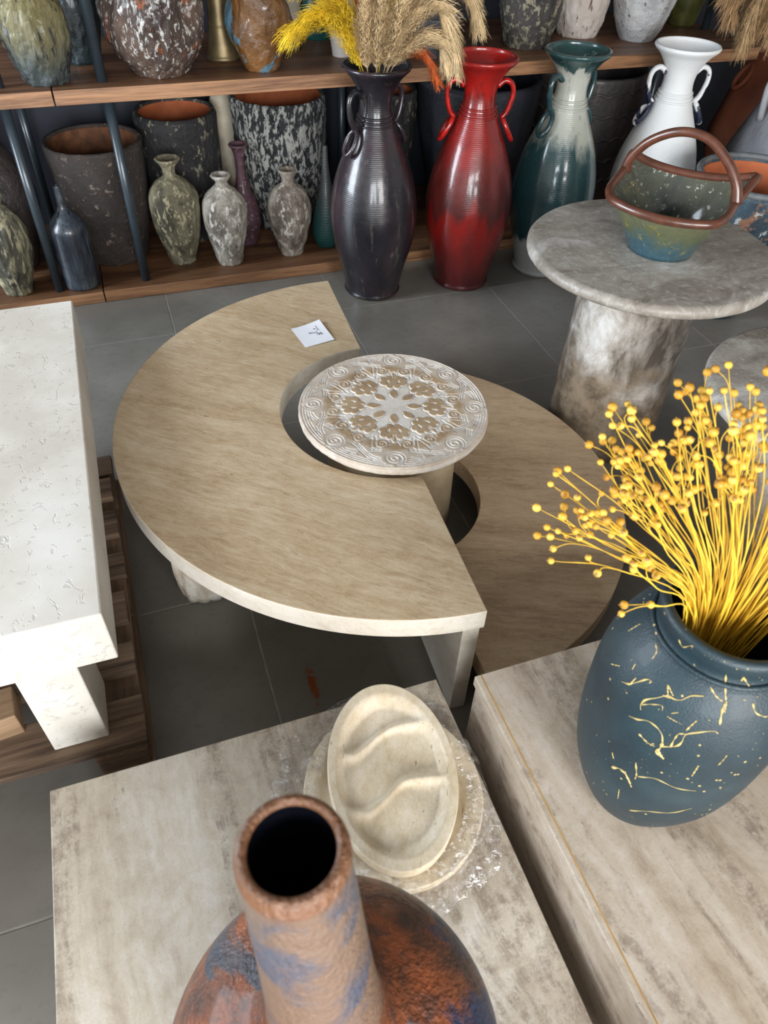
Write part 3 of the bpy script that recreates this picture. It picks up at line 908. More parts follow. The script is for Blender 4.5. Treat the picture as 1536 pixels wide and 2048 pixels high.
# cream slab-like jar between the two tall pots
M_cr = m_plain('clay_cream', srgb(186, 176, 156), .7, var=.12)
pot('cream_jar', .464, 3.185, ZB, [(.05, .042), (.055, .2), (.058, .4), (.05, .48), (.035, .51)], M_cr, 'cream jar peeking between the black pot and the black and white pot', 'jar', group=G_LOW)
# dark pots behind the amphorae
pot('cylinder_pot', 1.075, 2.98, ZB, [(.085, .042), (.095, .1), (.108, .3), (.115, .5), (.116, .54)], M_kp, 'slim black flecked pot with orange inside behind the black plum and red amphorae', 'pot', group=G_LOW, wall=.016, inner=TERI, jit=.006, jscale=40)
M_nav = rug('glaze_charcoal_navy', [(.3, srgb(34, 36, 44)), (.6, srgb(58, 60, 68))], rough=.5, coat=.1, bump=.5, bscale=50)
pot('wide_planter', 1.47, 2.99, ZB, [(.15, .042), (.18, .12), (.225, .32), (.245, .47), (.25, .54), (.245, .56)], M_nav, 'wide charcoal planter behind the red and teal amphorae', 'planter', group=G_LOW, wall=.018)
M_rope = rug('glaze_charcoal_brown', [(.3, srgb(50, 46, 46)), (.6, srgb(82, 76, 74))], rough=.5, coat=.1, vert=(12, 2), streak=(srgb(104, 96, 92), .55, .75, .5), bump=.4, bscale=50)
root = tag(empty('rope_banded_planter', (1.975, 2.98, ZB + .0005)), 'charcoal planter with wavy rope bands behind the white amphora', 'planter')
lathe('body', hollow([(.15, 0), (.175, .08), (.21, .28), (.228, .44), (.232, .53)], .016), M_rope, root, seg=64)
for zz in (.13, .22, .31, .40, .48):
    rr = .012 + np.interp(zz, [0, .08, .28, .44, .53], [.15, .175, .21, .228, .232])
    tube('rope_band', [((rr - .009) * math.cos(q), (rr - .009) * math.sin(q), zz + .005 * math.sin(q * 22)) for q in np.linspace(0, 2 * PI, 132, endpoint=False)], .005, M_rope, root, 6, True)

# ---- upper shelf
G_UP = 'pots on the upper shelf'
M_ol = rug('bark_olive_bluegrey', [(0, srgb(58, 68, 70)), (.25, srgb(72, 80, 78)), (.6, srgb(112, 106, 76)), (1, srgb(126, 116, 72))], zspan=(0, .24), warp=.5, vert=(6, 2), rough=.45, coat=.2, bump=1.0, bscale=30, bstretch=(2.2, 2.2, .35), fleck=(srgb(38, 40, 40), 22, (2.4, 2.4, .4), .58, .68))
pot('bark_vase', -.128, 2.735, ZU, [(.062, 0), (.072, .03), (.088, .075), (.0965, .13), (.092, .185), (.078, .225), (.055, .27), (.05, .30)], M_ol, 'olive and blue-grey bark-textured vase on the upper shelf', 'vase', group=G_UP, jit=.008, jscale=46)
pot('bark_vase', -.015, 2.95, ZU, [(.06, 0), (.075, .08), (.08, .16), (.06, .25), (.05, .3)], rug('glaze_dark_teal', [(.3, srgb(24, 34, 38)), (.6, srgb(40, 54, 58))], rough=.4, coat=.3, bump=.7, bscale=40), 'dark teal vase behind the olive bark-textured vase', 'vase', group=G_UP, jit=.0055, jscale=44)
M_hol = rug('bark_brown_white', [(.3, srgb(58, 44, 38)), (.5, srgb(84, 68, 60)), (.7, srgb(116, 92, 76))], rough=.38, coat=.3, bump=1.0, bscale=26, bstretch=(2, 2, .4), fleck=(srgb(150, 84, 50), 9, (1, 1, 1), .60, .70), fleck2=(srgb(214, 210, 204), 48, (1.5, 1.5, .7), .58, .70))
hol = tag(empty('hollow_trunk_vase', (.221, 2.775, ZU + .0005)), 'brown and white tree-trunk vase with knot holes on the upper shelf', 'vase', G_UP)


def knots(a, z):
    d1 = ((a - 5.35 + PI) % (2 * PI) - PI)
    return -.05 * math.exp(-(d1 / .22) ** 2 - ((z - .185) / .055) ** 2) + .018 * math.exp(-((d1) / .42) ** 2 - ((z - .185) / .095) ** 2) - .03 * math.exp(-(((a - 3.6 + PI) % (2 * PI) - PI) / .2) ** 2 - ((z - .2) / .05) ** 2)


lathe('body', hollow([(.086, 0), (.10, .02), (.128, .055), (.15, .11), (.1555, .17), (.152, .2), (.14, .25), (.11, .3), (.08, .33)], .012, 8), M_hol, hol, seg=120, jit=.008, jscale=26, flute=knots)
M_brs = m_plain('aged_brass', srgb(116, 102, 74), .46, 0, .75, var=.2)
br = tag(empty('brass_candlestick', (.442, 2.885, ZU + .0005)), 'aged brass column candlestick between the trunk vase and the twisted vase', 'candlestick')
lathe('column', [(.04, 0), (.057, .001), (.058, .008), (.054, .013), (.053, .018), (.0465, .05), (.041, .085), (.040, .09), (.0385, .096), (.0405, .102), (.0385, .108), (.036, .14), (.033, .2), (.032, .25), (.04, .27), (.02, .272)], M_brs, br, seg=48)
M_tw = rug('glaze_amber_blue', [(.3, srgb(82, 54, 28)), (.5, srgb(120, 82, 44)), (.7, srgb(142, 104, 66))], rough=.3, coat=.6, bump=.7, bscale=34, fleck=(srgb(86, 122, 140), 7, (1, 1, .8), .60, .66))


def twist(a, z):
    s = math.sin(a * 2 + z * 16 + .6)
    return .016 * s * math.exp(-((z - .15) / .07) ** 2)


pot('twisted_vase', .543, 2.738, ZU, [(.054, 0), (.066, .03), (.08, .07), (.092, .11), (.094, .14), (.088, .19), (.07, .23), (.06, .27)], M_tw, 'glossy amber twisted vase with blue patches on the upper shelf', 'vase', seg=96, group=G_UP, flute=twist, jit=.004, jscale=44)
M_cb = rug('glaze_cream_black_foot', [(0, srgb(30, 28, 28)), (.16, srgb(34, 30, 30)), (.22, srgb(188, 180, 162)), (1, srgb(196, 188, 172))], zspan=(0, .2), warp=.1, rough=.6, coat=0)
pot('narrow_vase', .700, 2.962, ZU, [(.034, 0), (.036, .02), (.0355, .08), (.037, .14), (.03, .2), (.02, .23)], M_cb, 'cream narrow vase with a black foot beside the twisted vase', 'vase', group=G_UP)
pot('narrow_vase', .835, 3.10, ZU, [(.05, 0), (.058, .03), (.06, .08), (.04, .14), (.03, .18)], m_plain('glaze_deep_teal', srgb(24, 74, 72), .3, .4), 'deep teal vase at the back of the upper shelf behind the yellow plume', 'vase', group=G_UP)
pot('narrow_vase', .852, 2.842, ZU, [(.034, 0), (.037, .02), (.043, .06), (.05, .11), (.045, .17), (.03, .2)], rug('clay_chalk_white', [(.3, srgb(196, 194, 190)), (.6, srgb(222, 220, 216))], rough=.75, coat=0, bump=.6, bscale=40), 'chalk white vase behind the pampas plumes on the upper shelf', 'vase', group=G_UP)
pot('dark_bowl', 1.165, 2.775, ZU, [(.052, 0), (.055, .01), (.07, .05), (.09, .10), (.095, .12)], rug('glaze_slate', [(.3, srgb(44, 46, 50)), (.6, srgb(78, 80, 84))], rough=.4, coat=.3), 'slate grey bowl behind the cream pampas plumes', 'bowl', group=G_UP)
pot('cylinder_pot', 1.27, 3.02, ZU, [(.08, 0), (.1, .08), (.11, .2), (.1, .3)], M_bp, 'dark brown pot at the back of the upper shelf beside the ribbed post', 'pot', group=G_UP)
M_sp = rug('bark_grey_speckled', [(.3, srgb(50, 48, 46)), (.6, srgb(78, 74, 70))], rough=.7, coat=0, bump=.9, bscale=60, fleck=(srgb(146, 140, 118), 44, (1, 1, .7), .56, .64))
pot('tapered_pot', 1.572, 2.845, ZU, [(.080, 0), (.085, .01), (.096, .055), (.1075, .10), (.117, .145), (.13, .22), (.132, .28)], M_sp, 'charcoal pot with pale speckles on the upper shelf above the red amphora', 'pot', group=G_UP, jit=.004, jscale=44)
M_pk = rug('clay_pinkish_white', [(.3, srgb(176, 164, 154)), (.5, srgb(200, 190, 182)), (.7, srgb(214, 208, 202))], rough=.75, coat=0, bump=.6, bscale=60, fleck=(srgb(96, 74, 62), 26, (2, 2, .35), .66, .72))
pot('tapered_pot', 1.855, 2.955, ZU, [(.074, 0), (.079, .012), (.093, .055), (.104, .12), (.112, .2), (.11, .28)], M_pk, 'pinkish white pot with brown flecks above the teal amphora', 'pot', group=G_UP, jit=.004, jscale=44)
M_wg = rug('clay_cracked_white', [(.3, srgb(160, 160, 162)), (.5, srgb(188, 188, 188)), (.7, srgb(208, 206, 204))], rough=.7, coat=.05, bump=.9, bscale=34, fleck=(srgb(110, 106, 104), 40, (1, 1, 1), .66, .72))
pot('tapered_pot', 2.06, 2.85, ZU, [(.067, 0), (.072, .012), (.093, .055), (.107, .10), (.118, .135), (.13, .2), (.13, .28)], M_wg, 'greyish white rough pot above the white amphora', 'pot', group=G_UP, jit=.004, jscale=30)
pot('tapered_pot', 2.40, 3.03, ZU, [(.053, 0), (.066, .055), (.075, .1), (.085, .2)], m_plain('glaze_olive', srgb(72, 74, 34), .4, .3, var=.3), 'olive green pot at the end of the upper shelf', 'pot', group=G_UP)

# ================================================================== CERAMIC BASKET
M_bk = rug('glaze_blue_green_gold', [(0, srgb(44, 78, 92)), (.3, srgb(56, 82, 88)), (.55, srgb(84, 90, 64)), (1, srgb(104, 102, 74))], zspan=(0, .13), warp=.5, vert=(20, 8), rough=.24, coat=.6, bump=.4, bscale=60, fleck=(srgb(150, 134, 30), 26, (1, 1, .7), .62, .85), fleck2=(srgb(104, 112, 104), 60, (1, 1, .5), .66, .85))
M_bki = rug('glaze_mottled_inside', [(.3, srgb(44, 52, 48)), (.5, srgb(84, 86, 70)), (.7, srgb(120, 116, 92))], rough=.3, coat=.5, bump=.6, bscale=40, fleck=(srgb(190, 190, 178), 70, (1, 1, 1), .64, .78), fleck2=(srgb(128, 112, 44), 16, (1, 1, 1), .72, .85))
M_bkr = m_plain('glaze_copper_brown', srgb(88, 52, 38), .32, .35, var=.2, scale=40)
bk = tag(empty('ceramic_basket', (1.25, 1.43, .5805), math.radians(-19.1 - 31.7)), 'glazed ceramic basket with arched brown handle and pointed spouts on the grey table', 'basket')


def rim_pt(a):
    """plan of the rim in basket frame (u right, v towards the back); a=0 at +u"""
    # rounded D: bulge to the front (-v), straight back with pointed tips
    keys = [(0, .132, .020, .128), (12, .136, .052, .138), (22, .145, .090, .158), (28, .152, .114, .170), (34, .128, .114, .163), (50, .08, .116, .150), (90, 0, .116, .142), (130, -.08, .118, .144), (146, -.134, .122, .152), (152, -.156, .124, .160), (158, -.154, .098, .148), (168, -.153, .062, .134), (180, -.154, .015, .125),
            (205, -.148, -.045, .119), (230, -.114, -.095, .116), (270, 0, -.126, .115), (310, .105, -.095, .117), (335, .130, -.045, .120), (360, .132, .020, .128)]
    A = [k_[0] for k_ in keys]
    A3 = A[:-1]
    out = []
    for i in (1, 2, 3):
        vals = [k_[i] for k_ in keys[:-1]]
        xs = [q - 360 for q in A3[-2:]] + A3 + [q + 360 for q in A3[:3]]
        ys_ = vals[-2:] + vals + vals[:3]
        j = max(k_ for k_ in range(1, len(xs) - 2) if xs[k_] <= a)
        t_ = (a - xs[j]) / (xs[j + 1] - xs[j])
        m0 = (ys_[j + 1] - ys_[j - 1]) / (xs[j + 1] - xs[j - 1]) * (xs[j + 1] - xs[j])
        m1 = (ys_[j + 2] - ys_[j]) / (xs[j + 2] - xs[j]) * (xs[j + 1] - xs[j])
        out.append((2 * t_ ** 3 - 3 * t_ ** 2 + 1) * ys_[j] + (t_ ** 3 - 2 * t_ ** 2 + t_) * m0 + (-2 * t_ ** 3 + 3 * t_ ** 2) * ys_[j + 1] + (t_ ** 3 - t_ ** 2) * m1)
    return tuple(out)


NB = 144
rim = []
raw = [rim_pt(360 * i / NB) for i in range(NB)]
for i in range(NB):
    rim.append(tuple((raw[i - 1][k_] + 2 * raw[i][k_] + raw[(i + 1) % NB][k_]) / 4 for k_ in range(3)))


def basket_wall(off, up_, name, mat, levels, flip=False):
    v, f = [], []
    for q in levels:
        for i in range(NB):
            a = 2 * PI * i / NB
            bx_, by_ = (.080 - off) * math.cos(a), (.080 - off) * math.sin(a) + .0
            rx, ry, rz = rim[i]
            L = math.hypot(rx, ry)
            rx, ry = rx * (1 - off / L), ry * (1 - off / L)
            e = q ** 1.15
            v.append((bx_ * (1 - e) + rx * e, by_ * (1 - e) + ry * e, up_ + (rz - up_) * q))
    n = len(levels)
    for i in range(n - 1):
        for k_ in range(NB):
            q4 = (i * NB + k_, i * NB + (k_ + 1) % NB, (i + 1) * NB + (k_ + 1) % NB, (i + 1) * NB + k_)
            f.append(q4[::-1] if flip else q4)
    f.append(tuple(range(NB)) if flip else tuple(range(NB - 1, -1, -1)))
    return mesh(name, v, f, mat, bk, None, None, True)


bow = basket_wall(0, 0, 'outer_wall', M_bk, np.linspace(0, 1, 14))
basket_wall(.009, .010, 'inner_wall', M_bki, np.linspace(0, 1, 14), True)
tube('rim', [(x * .99, y * .99, z) for x, y, z in rim], .0105, M_bkr, bk, 12, True)
hp = spline([(-.150, .075, .132), (-.142, .072, .165), (-.106, .064, .212), (-.045, .054, .246), (.02, .046, .248), (.078, .040, .214), (.116, .034, .172), (.133, .030, .129)], 6)
tube('handle', hp, lambda u: .0105 + .004 * abs(2 * u - 1) ** 3, M_bkr, bk, 14)
for i in range(44):
    a = 2 * PI * i / 44
    me_ = bpy.data.meshes.get('bead_shared')
    if me_ is None:
        bm = bmesh.new()
        bmesh.ops.create_icosphere(bm, subdivisions=1, radius=.0032)
        me_ = bpy.data.meshes.new('bead_shared')
        bm.to_mesh(me_)
        bm.free()
        me_.materials.append(M_bk)
    link('bead', me_, None, bow, (.0835 * math.cos(a), .0835 * math.sin(a), .022))

# ================================================================== TRAYS AND WRAP
M_tray = m_travertine('travertine_ivory', math.radians(75), [(.12, srgb(190, 164, 126)), (.42, srgb(219, 203, 174)), (.6, srgb(231, 218, 195)), (.85, srgb(240, 232, 217))], (5, 9), (14, 24), (40, 70), seed=5.5, pits=.75, rough=.45, iso=.2)


def tray_mesh(name, a, b, zb, zt, ridges, depth, edge=.90):
    nr, na = 84, 160
    v, f = [], []
    rid = [np.array(spline(r_, 10)) for r_ in ridges]
    for i in range(nr):
        q = (i / (nr - 1))
        for k_ in range(na):
            t_ = 2 * PI * k_ / na
            x, y = q * math.cos(t_), q * math.sin(t_)
            s_ = max(0, min(1, (edge - q) / .17))
            h = s_ * s_ * (3 - 2 * s_)
            for r_ in rid:
                d_ = np.hypot((r_[:, 0] - x) * a, (r_[:, 1] - y) * b)
                j = int(d_.argmin())
                u = abs(2 * j / (len(r_) - 1) - 1)               # 1 at the edges of the tray, 0 in the middle
                wdt = .0055 + .010 * u ** 2
                hgt = .30 + .62 * u ** 1.3
                below = (r_[j, 1] - y) * b
                h -= h * hgt * math.exp(-(d_[j] / wdt) ** 2)
            h *= .82 + .18 * math.sin(5 * y + 2.5 * x)
            v.append((a * x, b * y, zt - depth * h))
    for q, z in ((1.010, zt - .003), (1.010, zb + .008), (.985, zb + .002), (.95, zb), (.05, zb)):
        for k_ in range(na):
            t_ = 2 * PI * k_ / na
            v.append((a * q * math.cos(t_), b * q * math.sin(t_), z))
    n = nr + 5
    for i in range(n - 1):
        for k_ in range(na):
            f.append((i * na + k_, (i + 1) * na + k_, (i + 1) * na + (k_ + 1) % na, i * na + (k_ + 1) % na))
    f.append(tuple((n - 1) * na + k_ for k_ in range(na - 1, -1, -1)))
    return v, f


v, f = tray_mesh('round_tray', .143, .150, 0, .026, [], .010)
tr2 = mesh('round_tray', v, f, M_tray, None, (.219, .477, .2005), 0, True)
tag(tr2, 'round ivory travertine tray wrapped in clear film under the oval tray', 'tray')
v, f = tray_mesh('oval_tray', .103, .156, 0, .030, [[(-1.03, .282), (-.82, .247), (-.56, .234), (-.354, .319), (-.19, .409), (.075, .494), (.33, .517), (.73, .511), (.9, .5)],
                                                           [(-1.0, -.33), (-.666, -.371), (-.463, -.381), (-.243, -.308), (-.087, -.229), (.072, -.147), (.224, -.104), (.531, -.106), (.98, -.142)]], .021)
tr1 = mesh('oval_tray', v, f, M_tray, None, (.2235, .499, .2275), math.radians(-11), True)
tr1.rotation_euler = (math.radians(1.0), math.radians(.5), math.radians(-11))
tag(tr1, 'oval ivory travertine tray with wavy hollows on top of the wrapped round tray', 'tray')
t = NT('clear_film')
tp = t.n('ShaderNodeBsdfTransparent')
gl = t.n('ShaderNodeBsdfGlossy')
gl.inputs['Roughness'].default_value = .16
fb = t.bump(t.noise(t.map(t.obj(), scale=(1, 1, 2)), 60, 5, .6, 1.2), .9, .01)
t.put(gl.inputs['Normal'], fb)
mx = t.n('ShaderNodeMixShader')
t.put(mx.inputs[0], t.ramp(t.noise(t.obj(), 40, 5, .65, 1.5), [(.40, .08), (.75, .55)]))
t.put(mx.inputs[1], tp.outputs[0])
t.put(mx.inputs[2], gl.outputs[0])
t.put(t.t.nodes['Material Output'].inputs[0], mx.outputs[0])
M_film = t.m
v, f = [], []
rings = [(.120, .0285), (.146, .0295), (.157, .024), (.161, .012), (.166, .004), (.178, .0035), (.190, .003)]
na = 160
for (r, z) in rings:
    for k_ in range(na):
        a = 2 * PI * k_ / na
        nn = mnoise.fractal(Vector((math.cos(a) * 6, math.sin(a) * 6, r * 40)), .6, 2, 4)
        n2 = mnoise.noise(Vector((math.cos(a) * 2.2, math.sin(a) * 2.2, 4)))
        rr = r * .985 + (nn * .003 + (n2 + .5 * max(0, -math.cos(a))) * .024 * max(0, (r - .15) / .04)) * (1 if r > .13 else 0)
        rr = min(rr, .152 / max(.15, math.cos(a))) if math.cos(a) > .3 and r > .16 else rr
        v.append((rr * math.cos(a), rr * math.sin(a) * 1.03, max(.0012, z + .0035 * abs(nn) * (r > .15))))
for i in range(len(rings) - 1):
    for k_ in range(na):
        f.append((i * na + k_, (i + 1) * na + k_, (i + 1) * na + (k_ + 1) % na, i * na + (k_ + 1) % na))
film = mesh('plastic_wrap', v, f, M_film, None, (.217, .477, .2005), 0, True)
tag(film, 'crinkled clear plastic film around the round tray', 'plastic film')

# ================================================================== FOREGROUND BOTTLE
t = NT('glaze_rust_and_blue')
o_ = t.obj()
n1 = t.noise(o_, 7, 6, .62, .6)
n2 = t.noise(o_, 60, 5, .65)
n3 = t.noise(t.map(o_, loc=(3, 5, 9)), 5.5, 5, .6, .8)
rust = t.ramp(n1, [(.3, srgb(58, 40, 32)), (.45, srgb(104, 58, 34)), (.58, srgb(130, 70, 38)), (.8, srgb(154, 84, 46))])
rust = t.mix(t.mth('MULTIPLY', t.step(n2, .48, .7), .55), rust, srgb(62, 46, 40))
sx = t.sep(o_)
side = t.mth('ADD', t.mth('ABSOLUTE', t.mth('ADD', t.mth('MULTIPLY', sx[0], 5.2), .10)), t.mth('MULTIPLY', t.mth('SUBTRACT', n3, .5), 1.6))
c_ = t.mix(t.step(side, .62, .86), rust, t.mix(n1, srgb(20, 30, 58), srgb(46, 60, 92)))
c_ = t.mix(t.mth('MULTIPLY', t.step(n3, .60, .66), .8), c_, srgb(52, 66, 78))
# the neck: pewter-brown over blue
zz = sx[2]
neckc = t.mix(t.ramp(t.noise(t.map(o_, loc=(9, 1, 2)), 14, 5, .6), [(.28, 0), (.5, 1)]), srgb(74, 80, 96), srgb(118, 96, 80))
neckc = t.mix(t.mth('MULTIPLY', t.step(t.noise(t.map(o_, loc=(1, 8, 2)), 26, 4, .6), .78, .9), .8), neckc, srgb(168, 96, 58))
c_ = t.mix(t.step(t.mth('ADD', zz, t.mth('MULTIPLY', t.mth('SUBTRACT', n1, .5), .1)), .37, .41), c_, neckc)
c_ = t.mix(t.step(zz, .666, .676), c_, srgb(118, 80, 54))
M_bot = t.out(c_, t.mth('ADD', .24, t.mth('MULTIPLY', n2, .3)), t.bump(t.mth('ADD', n2, t.noise(o_, 170, 4)), .5, .006), .1)
BR = .183
bp = [(.085, 0), (.10, .004), (.140, .045), (.172, .10), (BR, .165), (.178, .22), (.155, .275), (.115, .315), (.080, .335), (.062, .355), (.0535, .39), (.049, .44), (.045, .52), (.0415, .60), (.0385, .655), (.0395, .672), (.038, .680)]
pr = hollow(bp, .0085, 6, lip=.010)
bo = lathe('rust_bottle', pr, M_bot, None, (.027, .149, .2005), 96, lean=(0, 0))
# hand-thrown lean of the neck
for vv in bo.data.vertices:
    q = max(0, vv.co.z - .25)
    vv.co.x += -.009 * (q / .43)
    vv.co.y += .041 * (q / .43)
tag(bo, 'rust and blue glazed bottle with long open neck on the silver travertine table', 'bottle')
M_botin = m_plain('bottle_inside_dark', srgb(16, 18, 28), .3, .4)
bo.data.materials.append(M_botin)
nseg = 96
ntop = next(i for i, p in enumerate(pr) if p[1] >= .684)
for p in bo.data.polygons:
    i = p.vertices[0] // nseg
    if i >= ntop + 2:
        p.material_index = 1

# ================================================================== BLUE VASE WITH GOLD SPLASHES
t = NT('glaze_petrol_gold_splash')
o_ = t.obj()
n1 = t.noise(o_, 9, 5, .6)
base = t.ramp(n1, [(.2, srgb(20, 36, 44)), (.55, srgb(28, 48, 56)), (.85, srgb(40, 60, 66))])
dots = t.mth('SUBTRACT', 1, t.step(t.voro(o_, 75), .10, .15))
dots = t.mth('MULTIPLY', dots, t.step(t.noise(t.map(o_, loc=(4, 4, 4)), 22, 3), .55, .62))
fuzz = t.mth('MULTIPLY', t.step(t.noise(t.map(o_, loc=(6, 2, 1)), 260, 2, .5), .86, .95), t.step(t.noise(t.map(o_, loc=(1, 9, 4)), 16, 3), .5, .72))
gold = t.mth('MAXIMUM', fuzz, dots)
c_ = t.mix(gold, base, srgb(190, 168, 108))
M_fv = t.out(c_, .5, t.bump(t.mth('ADD', t.noise(o_, 420, 3), t.mth('MULTIPLY', gold, .6)), .3, .002), .05)
fvx, fvy = .556, .342
fv = tag(empty('petrol_vase', (fvx, fvy, .3008)), 'petrol blue round vase with gold splashes holding yellow dried flax', 'vase')
FVP = [(.055,0),(.067,.008),(.080,.035),(.0935,.07),(.108,.12),(.1165,.18),(.1195,.24),(.1195,.29),(.115,.33),(.104,.365),(.088,.392),(.079,.402),(.0765,.412),(.080,.425),(.082,.436)]
lathe('body', hollow(FVP, .010, 6, lip=.014), M_fv, fv, seg=96)
tube('neck_ridge', [(.0800 * math.cos(q), .0800 * math.sin(q), .4015) for q in np.linspace(0, 2 * PI, 60, endpoint=False)], .0035, M_fv, fv, 8, True)

# gold drips laid on the glaze as raised splashes
M_gold = m_plain('gold_paint', srgb(196, 172, 108), .4, .2, var=.2, scale=60)


def fv_r(z):
    S_ = spline(FVP, 6)
    return float(np.interp(z, [p[1] for p in S_], [p[0] for p in S_]))


def splash(pts, wid):
    """pts: (azimuth deg, z) on the vase"""
    q = spline([(a, z) for a, z in pts], 8)
    path = []
    for a, z in q:
        r = fv_r(z) + .0002
        path.append((r * math.cos(math.radians(a)), r * math.sin(math.radians(a)), z))
    tube('gold_splash', path, lambda u: wid * (.28 + .9 * abs(math.sin(u * 9 + len(pts))) ** 3 * (1 - .5 * u)), M_gold, fv, 6)


SPLASH = [
[(192.3, 0.3092), (197.2, 0.3158), (202.3, 0.325), (207.6, 0.326), (212.1, 0.3204), (214.7, 0.3085)],
[(201.9, 0.2979), (205.2, 0.2958), (209.0, 0.2946), (212.2, 0.2961)],
[(214.7, 0.3085), (214.8, 0.2958), (213.8, 0.2893), (218.2, 0.2842)],
[(214.3, 0.2933), (219.0, 0.2842)],
[(215.1, 0.3034), (219.0, 0.3096), (221.7, 0.3169), (222.7, 0.3254), (222.8, 0.3375), (228.2, 0.347), (234.9, 0.3538), (237.9, 0.3526)],
[(219.0, 0.3096), (218.8, 0.3247), (219.5, 0.3342), (222.7, 0.3381)],
[(221.8, 0.3427), (223.1, 0.3523), (224.5, 0.3598)],
[(196.0, 0.3307), (194.5, 0.3367), (195.1, 0.3466), (199.7, 0.3586), (203.6, 0.3682), (208.1, 0.3696), (211.7, 0.3728), (215.6, 0.3816), (222.3, 0.3865)],
[(200.2, 0.3775), (203.9, 0.3687)],
[(200.8, 0.3774), (206.3, 0.3719)],
[(201.6, 0.3655), (205.8, 0.3678)],
[(177.2, 0.3357), (181.5, 0.3428), (184.3, 0.3519), (188.0, 0.3653), (190.8, 0.3682), (190.9, 0.3649)],
[(182.4, 0.345), (182.6, 0.3558)],
[(230.2, 0.4152), (233.9, 0.3985), (236.3, 0.389)],
[(237.0, 0.3879), (235.8, 0.3797), (236.9, 0.3636)],
[(236.4, 0.3884), (237.5, 0.3776)],
[(223.6, 0.3967), (229.3, 0.3906), (234.3, 0.3874)],
[(241.8, 0.4196), (250.4, 0.4044), (254.3, 0.4)],
[(243.2, 0.4115), (242.4, 0.4197)],
[(254.2, 0.389), (256.9, 0.3799), (262.7, 0.3745), (266.5, 0.3736)],
[(197.5, 0.1977), (202.5, 0.2088), (207.0, 0.2052), (211.3, 0.1956)],
[(205.2, 0.2118), (212.6, 0.1886)],
[(208.0, 0.245), (211.4, 0.2234), (212.1, 0.2109)],
[(236.3, 0.295), (236.5, 0.2716)],
[(212.6, 0.2207), (221.7, 0.237), (232.6, 0.2342), (244.1, 0.2372)],
[(162.8, 0.3304), (166.6, 0.3386), (169.2, 0.3445)],
[(176.0, 0.3658), (177.2, 0.3585)],
[(188.0, 0.4283), (192.7, 0.4221), (198.3, 0.4357), (200.1, 0.436)],
[(232.3, 0.4359), (233.5, 0.4358)],
[(173.8, 0.3957), (179.4, 0.3921), (181.3, 0.3842)],
[(152.3, 0.3717), (152.0, 0.3873)],
[(219.4, 0.1189), (229.6, 0.146), (240.9, 0.1613), (250.1, 0.1855)],
[(194.8, 0.3376), (199.1, 0.3473), (204.1, 0.3545), (205.9, 0.3496)],
[(210.9, 0.3535), (213.6, 0.3587)],
[(209.7, 0.3471), (215.8, 0.3474)],
[(193.8, 0.2244), (196.0, 0.2166)],
[(207.4, 0.16), (209.2, 0.1332)],
[(214.7, 0.4001), (215.1, 0.3996)],
[(230.3, 0.3657), (230.8, 0.365)],
[(247.3, 0.3922), (248.9, 0.3918)],
[(257.2, 0.395), (257.4, 0.3941)],
[(245.5, 0.3023), (246.6, 0.3125), (247.3, 0.3226)],
[(130.0, 0.3882), (132.4, 0.3883)],
[(214.6, 0.4357), (215.1, 0.4358)],
[(209.4, 0.4359), (209.8, 0.4359)],
]
for i, pts in enumerate(SPLASH):
    if len(pts) > 1:
        splash(pts, .0021 if i in (2, 3, 14, 20) else .0013 if i < 24 else .0009)

# ================================================================== YELLOW DRIED FLAX
M_stem = m_plain('flax_stem_yellow', srgb(226, 182, 50), .6, var=.25, scale=30)
t = NT('flax_pod_gold')
o_ = t.obj()
ri = t.n('ShaderNodeObjectInfo').outputs['Random']
c_ = t.ramp(ri, [(.0, srgb(190, 136, 36)), (.5, srgb(214, 166, 52)), (1, srgb(232, 194, 84))])
zz = t.sep(o_)[2]
c_ = t.mix(t.mth('MULTIPLY', t.step(zz, .003, .0052), .8), c_, srgb(132, 84, 30))
M_pod = t.out(c_, .5, None, .1)
# one pod: five-ribbed globe with a pointed crown
v, f = lathe_data([(.0004, -.0053), (.0024, -.0049), (.0047, -.0028), (.0054, 0), (.0048, .0026), (.0028, .0047), (.0012, .0056), (.0003, .0072)], 10, flute=lambda a, z: .00025 * math.cos(5 * a))
pme = bpy.data.meshes.new('seed_pod')
pme.from_pydata(v, [], f)
pme.materials.append(M_pod)
pme.polygons.foreach_set('use_smooth', [True] * len(pme.polygons))
R = random.Random(21)
tips = []
n_st = 150
for i in range(n_st):
    u = R.random()
    w = R.random()
    # fan: from low left to upright to right, seen as a spray above the vase
    phi = math.radians(184 - 158 * (u ** .8))                    # direction in the plane of rt (cos) / up-back (sin)
    Lr = .17 + .17 * math.sqrt(w) + .02 * math.sin(phi)
    if i % 3 == 0:
        Lr *= R.uniform(.6, .9)
    dx = math.cos(phi) * Lr * .70
    dz = .03 + math.sin(phi) * Lr * .80
    dy = R.uniform(-.02, .13) + .05 * math.sin(phi)
    ex = np.array([.944, -.328, 0])
    ey = np.array([.356, .934, 0])
    tip = np.array([fvx, fvy, .738]) + ex * (dx + .015) + ey * dy + np.array([0, 0, dz * .78])
    tips.append(tip)
